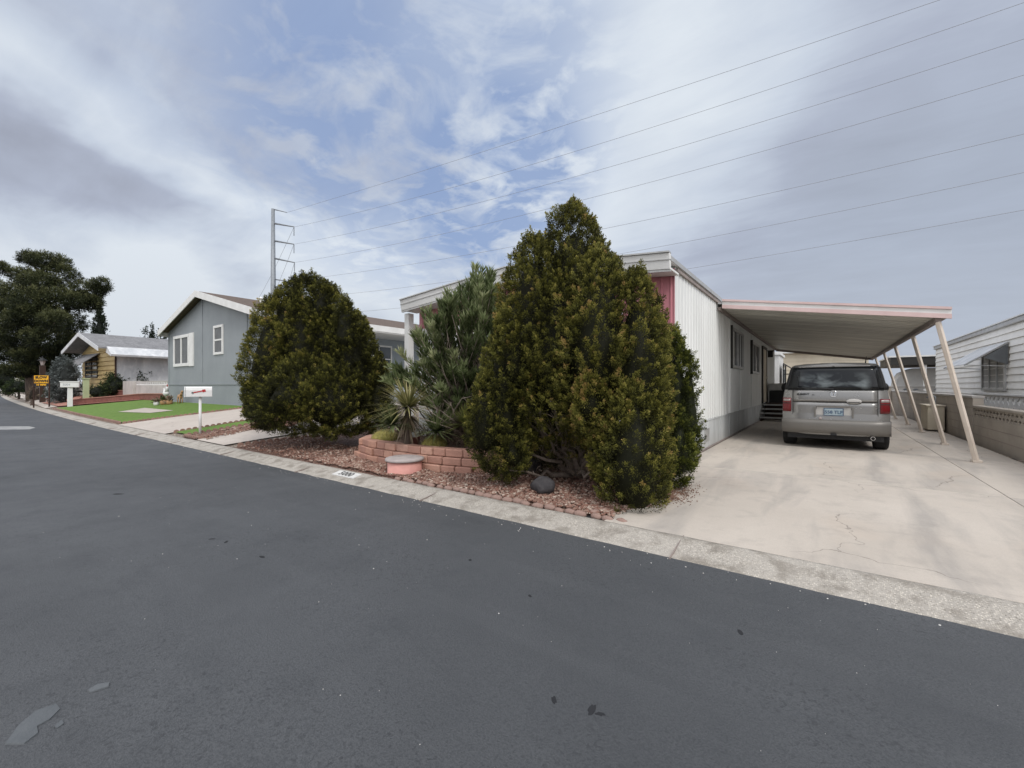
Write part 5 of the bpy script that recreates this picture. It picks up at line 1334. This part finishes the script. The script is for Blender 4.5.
for t_ in stems:
    b = base+Vector((0,0,.5)); ax = (t_-b).normalized(); L = (t_-b).length; ax = (ax+Vector((0,0,.5))).normalized()
    ct = R.gauss(.5,.12)
    for k in range(105):
        s = abs(R.gauss(0,.30)); p = t_-(t_-b).normalized()*min(s, L)
        d = Vector((R.gauss(0,1),R.gauss(0,1),R.gauss(0,1))).normalized(); d = (d-ax*d.dot(ax)).normalized()*.62+ax*.9
        PP.append(p+d*.01); DD.append(d); TT.append(ct*(1.1-.7*min(1,s))+R.gauss(0,.1))
leaves_mesh('leaves', np.array(PP), np.array(DD), NR.uniform(.11,.20,len(PP)), NR.uniform(.018,.028,len(PP)), np.array(TT), M['oleander'], ol)
# spiky yucca
def blades(root, name, c, n, L, w, matl, elev=(-.2,1.2), droop=.5, seg=4, tint=(.3,.9)):
    V=[];F=[];T=[]
    for _ in range(n):
        a = R.uniform(0,6.283); el = R.uniform(*elev); l = L*R.uniform(.7,1.15); d = Vector((math.cos(a)*math.cos(el),math.sin(a)*math.cos(el),math.sin(el))); s = Vector((-math.sin(a),math.cos(a),0)); t = R.uniform(*tint)
        b = len(V)
        for i in range(seg+1):
            k = i/seg; p = Vector(c)+d*l*k+Vector((0,0,-droop*l*k*k*.5)); ww = w*(1-k)**.7*.5+.001
            V += [tuple(p-s*ww), tuple(p+s*ww)]; T += [t*(.6+.4*k)]*2
        for i in range(seg): q=b+2*i; F.append((q,q+1,q+3,q+2))
    me = bpy.data.meshes.new(name); wl = wloc(root); me.from_pydata([(x-wl.x,y-wl.y,z-wl.z) for x,y,z in V],[],F); me.update()
    at_ = me.attributes.new('tint','FLOAT','POINT'); at_.data.foreach_set('value',T); me.materials.append(matl)
    o = bpy.data.objects.new(name, me); C.objects.link(o); o.parent = root; return o
yc = at(408,408,7.2); yu = thing('yucca','spiky yucca with long yellowish leaves left of the oleander','shrub',(yc.x,yc.y,.3))
blades(yu,'leaves',(yc.x,yc.y,yc.z),330,.70,.026,M['yucca'],(-.1,1.25),.45,5,(.45,1))
blades(yu,'dry_leaves',(yc.x,yc.y,yc.z-.12),120,.45,.028,M['dry'],(-1.2,-.1),.3)
m = MB(); m.tube([(yc.x,yc.y,.2),(yc.x,yc.y,yc.z)],[.07,.05],8); m.build('stem', M['bark'], yu, True)
# scrubby undergrowth in the planter: bare branches and small plants
for (u, v, Z, sc, lab) in ((392,418,7.0,.42,'low dark leafy plant behind the left barrel cactus'),(437,425,6.9,.46,'low scrubby plant among bare branches in the planter'),(466,418,6.8,.40,'short spiky plant at the right end of the planter')):
    c = at(u,v,Z); t = thing('planter_plant', lab, 'plant', (c.x,c.y,.3))
    blades(t,'leaves',(c.x,c.y,max(.34,c.z-.1)),260,sc,.026,M['oleander'] if u!=466 else M['olive'],(-.2,1.4),.3,3,(.2,.8))
dd = thing('bare_shrub','bare grey branched dead shrub standing in the planter','shrub',(-5.3,5.6,.3))
m = MB()
for (u,v) in ((425,408),(432,400),(412,415),(450,402),(462,398),(470,410),(475,395),(440,410)):
    t_ = at(u,v,6.6); b = Vector((-5.2+R.uniform(-.5,.6),5.55+R.uniform(-.15,.15),.28)); m.tube([b,b.lerp(t_,.5)+Vector((R.uniform(-.1,.1),0,.05)),t_],[.016,.011,.005],5)
    for _ in range(5):
        p = b.lerp(t_,R.uniform(.4,1)); q = p+Vector((R.uniform(-.2,.2),R.uniform(-.15,.15),R.uniform(0,.22))); m.tube([p,q],[.006,.002],4)
m.build('branches', M['twig'], dd, True)
n_ = 2600; P_ = np.stack([NR.uniform(-6.9,-4.1,n_),5.1+NR.uniform(0,1,n_)*1.2,.30+np.abs(NR.normal(0,.10,n_))],1)
tag(leaves_mesh('dry_ground_cover', P_, NR.normal(0,1,(n_,3))+np.array([0,0,.5]), NR.uniform(.05,.13,n_), .016, NR.uniform(.05,.7,n_), M['dry'], None), 'dry brown leaves and twigs lying inside the planter', 'leaf litter', kind='stuff')

# ------------------------------------------------------------------ distant trees and bushes
pb = at(33,396,36); pz_ = hz(pb.x,pb.y)
pt_ = thing('pine_tree','large dark spreading pine tree at the left over the street sign','pine tree',(pb.x,pb.y,pz_))
m = MB(); top = at(38,268,36); m.tube([(pb.x,pb.y,pz_-.1),tuple(at(31,370,36)),tuple(at(38,335,36)),tuple(at(36,300,36)),tuple(top)],[.42,.36,.28,.18,.06],10)
pads = [(50,262,36,22,9),(30,258,37,12,7),(22,275,36,14,8),(60,275,36,20,12),(44,285,35,28,12),(20,295,36,26,12),(62,300,35,26,12),(90,290,35.5,17,9),(101,285,35.5,9,8),(82,302,35,20,9),(10,310,35,26,14),(40,315,34,30,12),(70,322,35,18,10),(92,302,35.3,10,7),(20,335,34.5,28,12),(50,338,34,28,12),(10,352,35,24,10),(40,355,35,28,9),(66,350,35.5,20,9),(78,340,35.5,12,6),(20,370,35,24,6),(60,366,36,18,6),(-5,325,35,24,22),(-6,290,36,12,12),(2,268,36.5,6,6),(-10,352,35,20,14),(30,300,33.5,20,14),(15,320,33.5,16,10),(55,320,33,16,10)]
PL = [lob(*p, dk=1.0) for p in pads]
for p in pads:
    t_ = at(p[0],p[1]+3,p[2]); k = min(1,max(0,(t_.z-3)/(top.z-3))); s_ = Vector((pb.x,pb.y,0)).lerp(Vector((top.x,top.y,0)),k)+Vector((0,0,max(2.2,t_.z-1.2)))
    m.tube([s_,s_.lerp(t_,.5)+Vector((0,0,.15)),t_],[.11,.07,.03],6)
m.build('trunk', M['bark'], pt_, True)
PP=[];AX=[];TT=[]
for (c, r) in PL:
    n_ = int(30*r[0]*r[1]*4)+60
    q = NR.normal(0,1,(n_,3)); q = unit(q)*(NR.uniform(0,1,(n_,1))**.33); p = np.array(c)+q*np.array([r[0]*1.1,r[1]*1.1,r[2]])
    PP.append(p); AX.append(unit(q+np.array([0,0,.35]))); TT.append(np.clip(.42+.28*q[:,2]+NR.normal(0,.12,n_),.05,.95))
PP=np.vstack(PP);AX=np.vstack(AX);TT=np.concatenate(TT); per=26; n_=len(PP)
tt=NR.uniform(0,1,(n_,per)); base_=PP[:,None]+NR.normal(0,.09,(n_,per,3)); D_=AX[:,None]+NR.normal(0,.75,(n_,per,3))
leaves_mesh('crown', base_.reshape(-1,3), D_.reshape(-1,3), NR.uniform(.12,.26,n_*per), .040, np.repeat(TT,per)+NR.normal(0,.08,n_*per), M['pine'], pt_)

def far_bush(name, label, cat, u, v0, v1, Z, hw, matl, n=3, leaf=.10, wid=.05, dens=14, per=26, csz=.3, tint=.5, group=None, upb=.4, jit=.14, trunk=True):
    b = at(u,v1,Z); zb = max(hz(b.x,b.y), 0) ; t = thing(name, label, cat, (b.x,b.y,zb), group)
    vm, hh = (v0+v1)/2, (v1-v0)/2; L = [lob(u,vm,Z,hw*.75,hh)]
    for i in range(n): L.append(lob(u+R.uniform(-.5,.5)*hw, vm+R.uniform(-.2,.5)*hh, Z+R.uniform(-.4,.4), hw*R.uniform(.4,.6), hh*R.uniform(.5,.75)))
    shrub(t,'crown',L,dens,per,leaf,wid,matl,upb=upb,csz=csz,cwid=csz*.35,tint=tint,jit=jit,core=.8,zmin=None,spread=1.0)
    if trunk: m = MB(); m.tube([(b.x,b.y,zb-.1),(b.x,b.y,L[0][0][2])],[.10,.05],6); m.build('trunk', M['bark'], t)
    return t
far_bush('silver_bush','silvery grey rounded bush behind the white post mailbox','bush',64,359,402,28.5,17,M['silver'],5,.08,.035,26,30,.25,.5)
far_bush('hedge_bush','dark green clipped bush in front of the white metal canopy','bush',139,367,383,30,16,M['hedge'],4,.09,.045,22,28,.25,.45)
far_bush('hedge_bush','loose green bush between the yellow home and the block pier','bush',113,374,397,28.5,13,M['hedge'],4,.10,.045,18,24,.28,.55)
far_bush('hedge_bush','low dark bush beside the pale green post','bush',98,385,399,27.5,10,M['hedge'],3,.10,.04,16,22,.25,.4)
far_bush('low_hedge','low green hedge at the kerb left of the yellow sign','hedge',19,380,394,42,14,M['hedge'],4,.12,.06,12,24,.35,.5)
far_bush('dry_bush','small brown twiggy bush at the kerb below the yellow sign','bush',32,388,401,29,4,M['dry'],2,.10,.02,20,24,.25,.5)
far_bush('garden_bush','dark bush at the foot of the brown lamp post','bush',50,388,400,29.5,6,M['hedge'],2,.10,.04,16,22,.25,.35)
far_bush('garden_tree','yellow green tree far down the street behind the pine trunk','tree',28,362,384,58,12,M['olive'],4,.16,.08,6,22,.5,.55)
far_bush('garden_tree','dark green tree far down the street at the picture edge','tree',6,366,392,62,12,M['hedge'],4,.16,.08,6,22,.5,.4)
far_bush('garden_tree','dark tree between the pine and the yellow home','tree',58,345,385,45,16,M['pine'],4,.16,.07,7,24,.45,.5)
def cypress(label, u, v0, v1, Z, hw):
    b = at(u,v1,Z); t = thing('cypress_tree', label, 'cypress', (b.x,b.y,.5), 'cypresses beyond the homes')
    hh=(v1-v0)/2; L=[lob(u,(v0+v1)/2+hh*.1,Z,hw*.8,hh*.9), lob(u,(v0+v1)/2-hh*.3,Z,hw*.42,hh*.7), lob(u,(v0+v1)/2+hh*.45,Z,hw*.95,hh*.5)]
    shrub(t,'crown',L,9,22,.22,.09,M['cypress'],upb=1.2,csz=.5,cwid=.12,tint=.5,jit=.08,core=.85,zmin=None)
    m=MB(); m.tube([(b.x,b.y,.3),tuple(at(u,(v0+v1)/2,Z))],[.15,.1],6); m.build('trunk', M['bark'], t)
cypress('tall slim cypress rising behind the yellow home roof',100,306,386,52,10)
cypress('small distant pointed cypress above the canopy roof',152,326,386,75,4)
for (u,v0,hw,lab) in ((145,331,4,'dark rounded treetop left of the small distant cypress'),(161,332,7,'dark low treetop touching the grey roof edge')):
    far_bush('distant_tree',lab,'tree',u,v0,388,75,hw,M['cypress'],3,.3,.15,3,20,.7,.4)
# a far pale house and wall down the street
fh = thing('distant_house','pale distant house far down the street behind the trees','house',tuple(at(14,386,75).to_2d())+(.5,))
p = at(14,386,75); m = MB(); m.box((p.x,p.y,1.9),(9,9,3.0)); m.build('wall', M['lap'], fh); m = MB(); m.box((p.x,p.y,3.5),(10,10,.25)); m.build('roof', M['roofgrey'], fh)
m = MB(); m.box((p.x+2,p.y-4.53,2.1),(1.4,.05,1.1)); m.build('window', M['glass'], fh)
m = MB(); m.bb(-4.4,4.4,-.1,.1,0,1.8)
fw_ = at(-12,390,60)
f_ = thing('garden_wall','pale wall down the street at the left picture edge','wall',(fw_.x,fw_.y,.4)); m = MB(); m.box((fw_.x,fw_.y,1.1),(10,.3,1.5)); m.build('panel', M['blocklight'], f_); m = MB(); m.box((fw_.x,fw_.y,1.9),(10.1,.4,.09)); m.build('cap', M['blocklight'], f_)

# ------------------------------------------------------------------ power pole and lines
up = thing('transmission_pole','tall grey steel transmission pole behind the grey home roof','power pole',tuple(at(273,386,73).to_2d())+(.3,))
pbm = at(273.6,386,73); tp = at(273,209,73)
m = MB(); m.tube([(pbm.x,pbm.y,.3),(tp.x,tp.y,tp.z)],[.58,.27],12); m.build('shaft', M['steel'], up, True)
arms = [((274.5,209.5),(287,212.5),.07),((274.5,223.5),(294,226.8),.11),((275,241),(294,244.2),.11),((275,258.5),(294.5,262.5),.11),((275.5,279.5),(286,281),.08)]
ends = []
for (a, b, r) in arms:
    m = MB(); A, B = at(*a,73), at(*b,72.2); m.tube([A,B],[r*1.5,r*.8],6); am = m.build('arm', M['steel'], up, True); ends.append(B)
    if r > .1:
        m = MB(); m.tube([B, B+Vector((0,0,-1.5))],.05,6)
        for k in range(8): m.lathe([(.0,.05),(.11,0),(.0,-.05)],tuple(B+Vector((0,0,-.2-.18*k))),6)
        m.build('insulator', M['steel'], am)
# conductors: each starts at an arm and sags away to the right over the homes
def conductor(label, pts, kind=''):
    P = [at(u,v,Z) for u,v,Z in pts]; a, b, c = P
    D = (c-a).to_2d().length; kb = (b-a).to_2d().length/D; out = []
    # quadratic height through three points
    h0, h1, h2 = a.z, b.z, c.z
    B_ = ((h1-h0)/kb-(h2-h0))/(kb-1); A_ = (h2-h0)-B_
    for i in range(46):
        k = 1.32*i/45; xy = a.to_2d().lerp(c.to_2d(), k); out.append((xy.x, xy.y, h0+A_*k+B_*k*k))
    m = MB(); m.tube(out, .016, 5); o = m.build('power_line', M['wire'], None, True)
    return tag(o, label, 'power line', 'power lines strung to the steel pole')
ZM, ZE = 51.2, 30.0
def zat(u):  # depth of the straight plan line at a given view column
    t = (u-512)/FOC; # X=-37+s*73, Z=73-43s (s=1 at u=1024 -> 36/30)
    s = (73*t+37)/(73+43*t); return 73-43*s
for i, (u0,v0,um,vm,ue,ve,lab) in enumerate((
    (287,212.5,512,145,939.5,0,'thin topmost overhead wire leaving the top arm of the pole'),
    (294,227,512,171.5,1024,2.5,'second overhead wire from the top leaving the upper long arm'),
    (294,244.2,512,195,1024,39,'third overhead wire from the top leaving the middle long arm'),
    (294.5,262.5,512,218.5,1024,75,'fourth overhead wire from the top leaving the lower long arm'),
    (286,281,512,248.5,1024,134,'fifth overhead wire from the top leaving the short lower arm'),
    (276,299.5,460,282,1024,172.5,'sixth overhead wire passing just above the bushes and roof'),
    (276,317,687,270,1024,210,'lowest overhead wire just above the carport roof'))):
    conductor(lab, [(u0,v0,72.2 if i<5 else 73),(um,vm,zat(um)),(ue,ve,zat(ue))])
# spans leaving the pole to the left, behind the grey home
for i, (a, b) in enumerate((((294,227),(243,322)),((294,244.2),(258,322)),((294.5,262.5),(272,322)))):
    A = at(*a,72.2); B = at(*b,100); dv = B-A; out = [A+dv*k+Vector((0,0,-1.2*math.sin(math.pi*k))) for k in [j/14 for j in range(15)]]
    m = MB(); m.tube([tuple(q) for q in out],.022,5); tag(m.build('power_line', M['wire'], None, True), ('wire falling left from the upper long arm of the pole','wire falling left from the middle long arm of the pole','wire falling left from the lower long arm of the pole')[i], 'power line')

# ------------------------------------------------------------------ sky
world = bpy.data.worlds.new('World'); scn.world = world; world.use_nodes = True
nt = world.node_tree; g = G(nt); bg = nt.nodes['Background']
SUN_EL, SUN_AZ = rad(48), rad(120)      # azimuth clockwise from +y: sun behind the right shoulder
sky = g.n('ShaderNodeTexSky', sky_type='NISHITA'); sky.sun_disc = False; sky.sun_elevation = SUN_EL; sky.sun_rotation = SUN_AZ
sky.air_density = 1.2; sky.dust_density = 1.0
d = g.n('ShaderNodeTexCoord').outputs['Generated']
dn = g.vm('NORMALIZE', d)
sep = g.n('ShaderNodeSeparateXYZ'); g.l(dn, sep.inputs[0]); dz = sep.outputs[2]
den = g.m('ADD', g.m('MAXIMUM', dz, 0.), .16)
cmb = g.n('ShaderNodeCombineXYZ'); g.l(g.m('DIVIDE', sep.outputs[0], den), cmb.inputs[0]); g.l(g.m('DIVIDE', sep.outputs[1], den), cmb.inputs[1])
pl_ = cmb.outputs[0]
def lobe(u, v, r0, r1):
    p = at(u, v, 1.0)-Vector((0,0,EYE)); p.normalize()
    dt = g.vm('DOT_PRODUCT', dn, tuple(p)); q = g.n('ShaderNodeMapRange', interpolation_type='SMOOTHERSTEP')
    g.l(dt, q.inputs[0]); q.inputs[1].default_value = math.cos(rad(r1)); q.inputs[2].default_value = math.cos(rad(r0)); return q.outputs[0]
big_n = g.noise(pl_, 1.1, 5, .55, .5); mid_n = g.noise(pl_, 3.2, 6, .6, .6); puff = g.noise(pl_, 6.5, 5, .55, .3)
sn = g.noise(g.vm('MULTIPLY', pl_, (.8,2.4,1)), 2.2, 5, .6, .5)
# brightness of the cloud deck
b_ = g.m('ADD', .47, g.m('MULTIPLY', g.m('SUBTRACT', big_n, .5), .28))
b_ = g.m('ADD', b_, g.m('MULTIPLY', g.m('SUBTRACT', mid_n, .5), .27))
b_ = g.m('ADD', b_, g.m('MULTIPLY', g.m('SUBTRACT', sn, .5), .5))
for (u,v,r0,r1,a) in ((60,330,2,17,.95),(240,312,2,15,.8),(350,330,2,14,.4),(420,290,2,14,.25),(600,70,4,26,.36),(700,110,2,20,.12),(545,210,2,12,.25),(860,230,4,26,-.16),(980,290,4,22,-.06),(850,145,1,8,-.15),(170,50,4,16,-.02)):
    b_ = g.m('ADD', b_, g.m('MULTIPLY', lobe(u,v,r0,r1), a))
def pdir(u, v):
    p = at(u, v, 1.0)-Vector((0,0,EYE)); return p.normalized()
nb = pdir(0,60).cross(pdir(330,240)).normalized()
if nb.dot(pdir(100,300)) < 0: nb = -nb
ds = g.m('ADD', g.vm('DOT_PRODUCT', dn, tuple(nb)), g.m('MULTIPLY', g.m('SUBTRACT', g.noise(pl_, 1.7, 4, .55, .3), .5), .16))
band = g.m('MULTIPLY', g.m('SUBTRACT', 1., g.ramp(g.m('ABSOLUTE', ds), .0, .065)), lobe(140,135,14,36))
dark = g.m('MULTIPLY', g.m('MULTIPLY', g.ramp(ds, .02, .13), g.ramp(ds, .36, .22)), lobe(110,200,14,36))
b_ = g.m('ADD', b_, g.m('SUBTRACT', g.m('MULTIPLY', band, .36), g.m('MULTIPLY', dark, .66)))
b_ = g.m('MAXIMUM', g.m('MINIMUM', b_, 1.), 0.)
cr = g.n('ShaderNodeValToRGB'); e = cr.color_ramp.elements
e[0].position = 0; e[0].color = (.34,.37,.455,1); e[1].position = 1; e[1].color = (.74,.80,.87,1)
x = e.new(.35); x.color = (.43,.475,.585,1); x = e.new(.65); x.color = (.58,.645,.75,1)
g.l(b_, cr.inputs[0])
# openings where the blue shows between puffs
gap = g.m('ADD', g.m('MULTIPLY', lobe(430,110,6,27), .62), g.m('MULTIPLY', lobe(500,190,2,14), .4))
gap = g.m('ADD', gap, g.m('MULTIPLY', lobe(250,60,4,18), .18))
gap = g.m('MULTIPLY', gap, g.m('SUBTRACT', 1., g.m('MULTIPLY', g.ramp(puff, .50, .66), .8)))
gap = g.m('MULTIPLY', gap, g.ramp(mid_n, .30, .52))
bl = g.mix(1., sky.outputs[0], (.115,.115,.115), 'MULTIPLY')
bl = g.mix(.85, bl, (.25,.36,.62))
crc = g.mix(g.m('MULTIPLY', g.ramp(dz, .27, .02), .5), cr.outputs[0], (.60,.63,.67))
crc = g.mix(g.m('MULTIPLY', lobe(985,330,6,30), .38), crc, (.43,.50,.60))
col = g.mix(g.m('MINIMUM', gap, .85), crc, bl)
# veiled sun glow, plus extra sky brightness added out of view as fill light
sd_ = Vector((math.sin(SUN_AZ)*math.cos(SUN_EL), math.cos(SUN_AZ)*math.cos(SUN_EL), math.sin(SUN_EL)))
gd = g.n('ShaderNodeMapRange', interpolation_type='SMOOTHSTEP'); g.l(g.vm('DOT_PRODUCT', dn, tuple(sd_)), gd.inputs[0]); gd.inputs[1].default_value = .35; gd.inputs[2].default_value = 1.0
zen = g.ramp(dz, .66, .98)
vd = g.ramp(g.vm('DOT_PRODUCT', dn, (-SS, CC, 0)), -.05, -.75)
glow = g.m('ADD', g.m('ADD', 1., g.m('MULTIPLY', zen, 1.1)), g.m('ADD', g.m('MULTIPLY', g.m('POWER', gd.outputs[0], 1.6), 1.6), g.m('MULTIPLY', vd, .45)))
glow = g.m('ADD', glow, g.m('MULTIPLY', g.ramp(g.vm('DOT_PRODUCT', dn, tuple(Vector((-.75,-.6,.3)).normalized())), .76, .97), 1.9))  # bright lobe added behind left to light the neighbour's white wall
col = g.mix(1., col, g.vm('SCALE', (1,1,1)) if False else (1,1,1), 'MULTIPLY')
col = g.mix(g.ramp(glow, 1.05, 2.2), col, g.mix(1., col, (1.10,1.0,.87), 'MULTIPLY'))
vs = g.n('ShaderNodeVectorMath', operation='SCALE'); g.l(col, vs.inputs[0]); g.l(glow, vs.inputs[3])
g.l(vs.outputs[0], bg.inputs['Color']); bg.inputs['Strength'].default_value = 1.0

sun = bpy.data.lights.new('sun','SUN'); sun.energy = 1.3; sun.angle = rad(15); sun.color = (1.,.965,.92)
so = bpy.data.objects.new('sun', sun); C.objects.link(so); so.rotation_euler = (-sd_).to_track_quat('-Z','Y').to_euler()

# ------------------------------------------------------------------ camera
cam = bpy.data.cameras.new('camera'); co = bpy.data.objects.new('camera', cam); C.objects.link(co); scn.camera = co
co.location = (0,0,EYE); co.rotation_euler = (rad(90),0,YAW)
cam.sensor_width = 36; cam.lens = FOC/1024*36; cam.shift_y = 2/1024; cam.clip_start = .05; cam.clip_end = 2500
scn.render.engine = 'CYCLES'
scn.view_settings.view_transform = 'Standard'; scn.view_settings.look = 'None'; scn.view_settings.exposure = 0; scn.view_settings.gamma = 1
scn.cycles.max_bounces = 8; scn.cycles.use_denoising = True
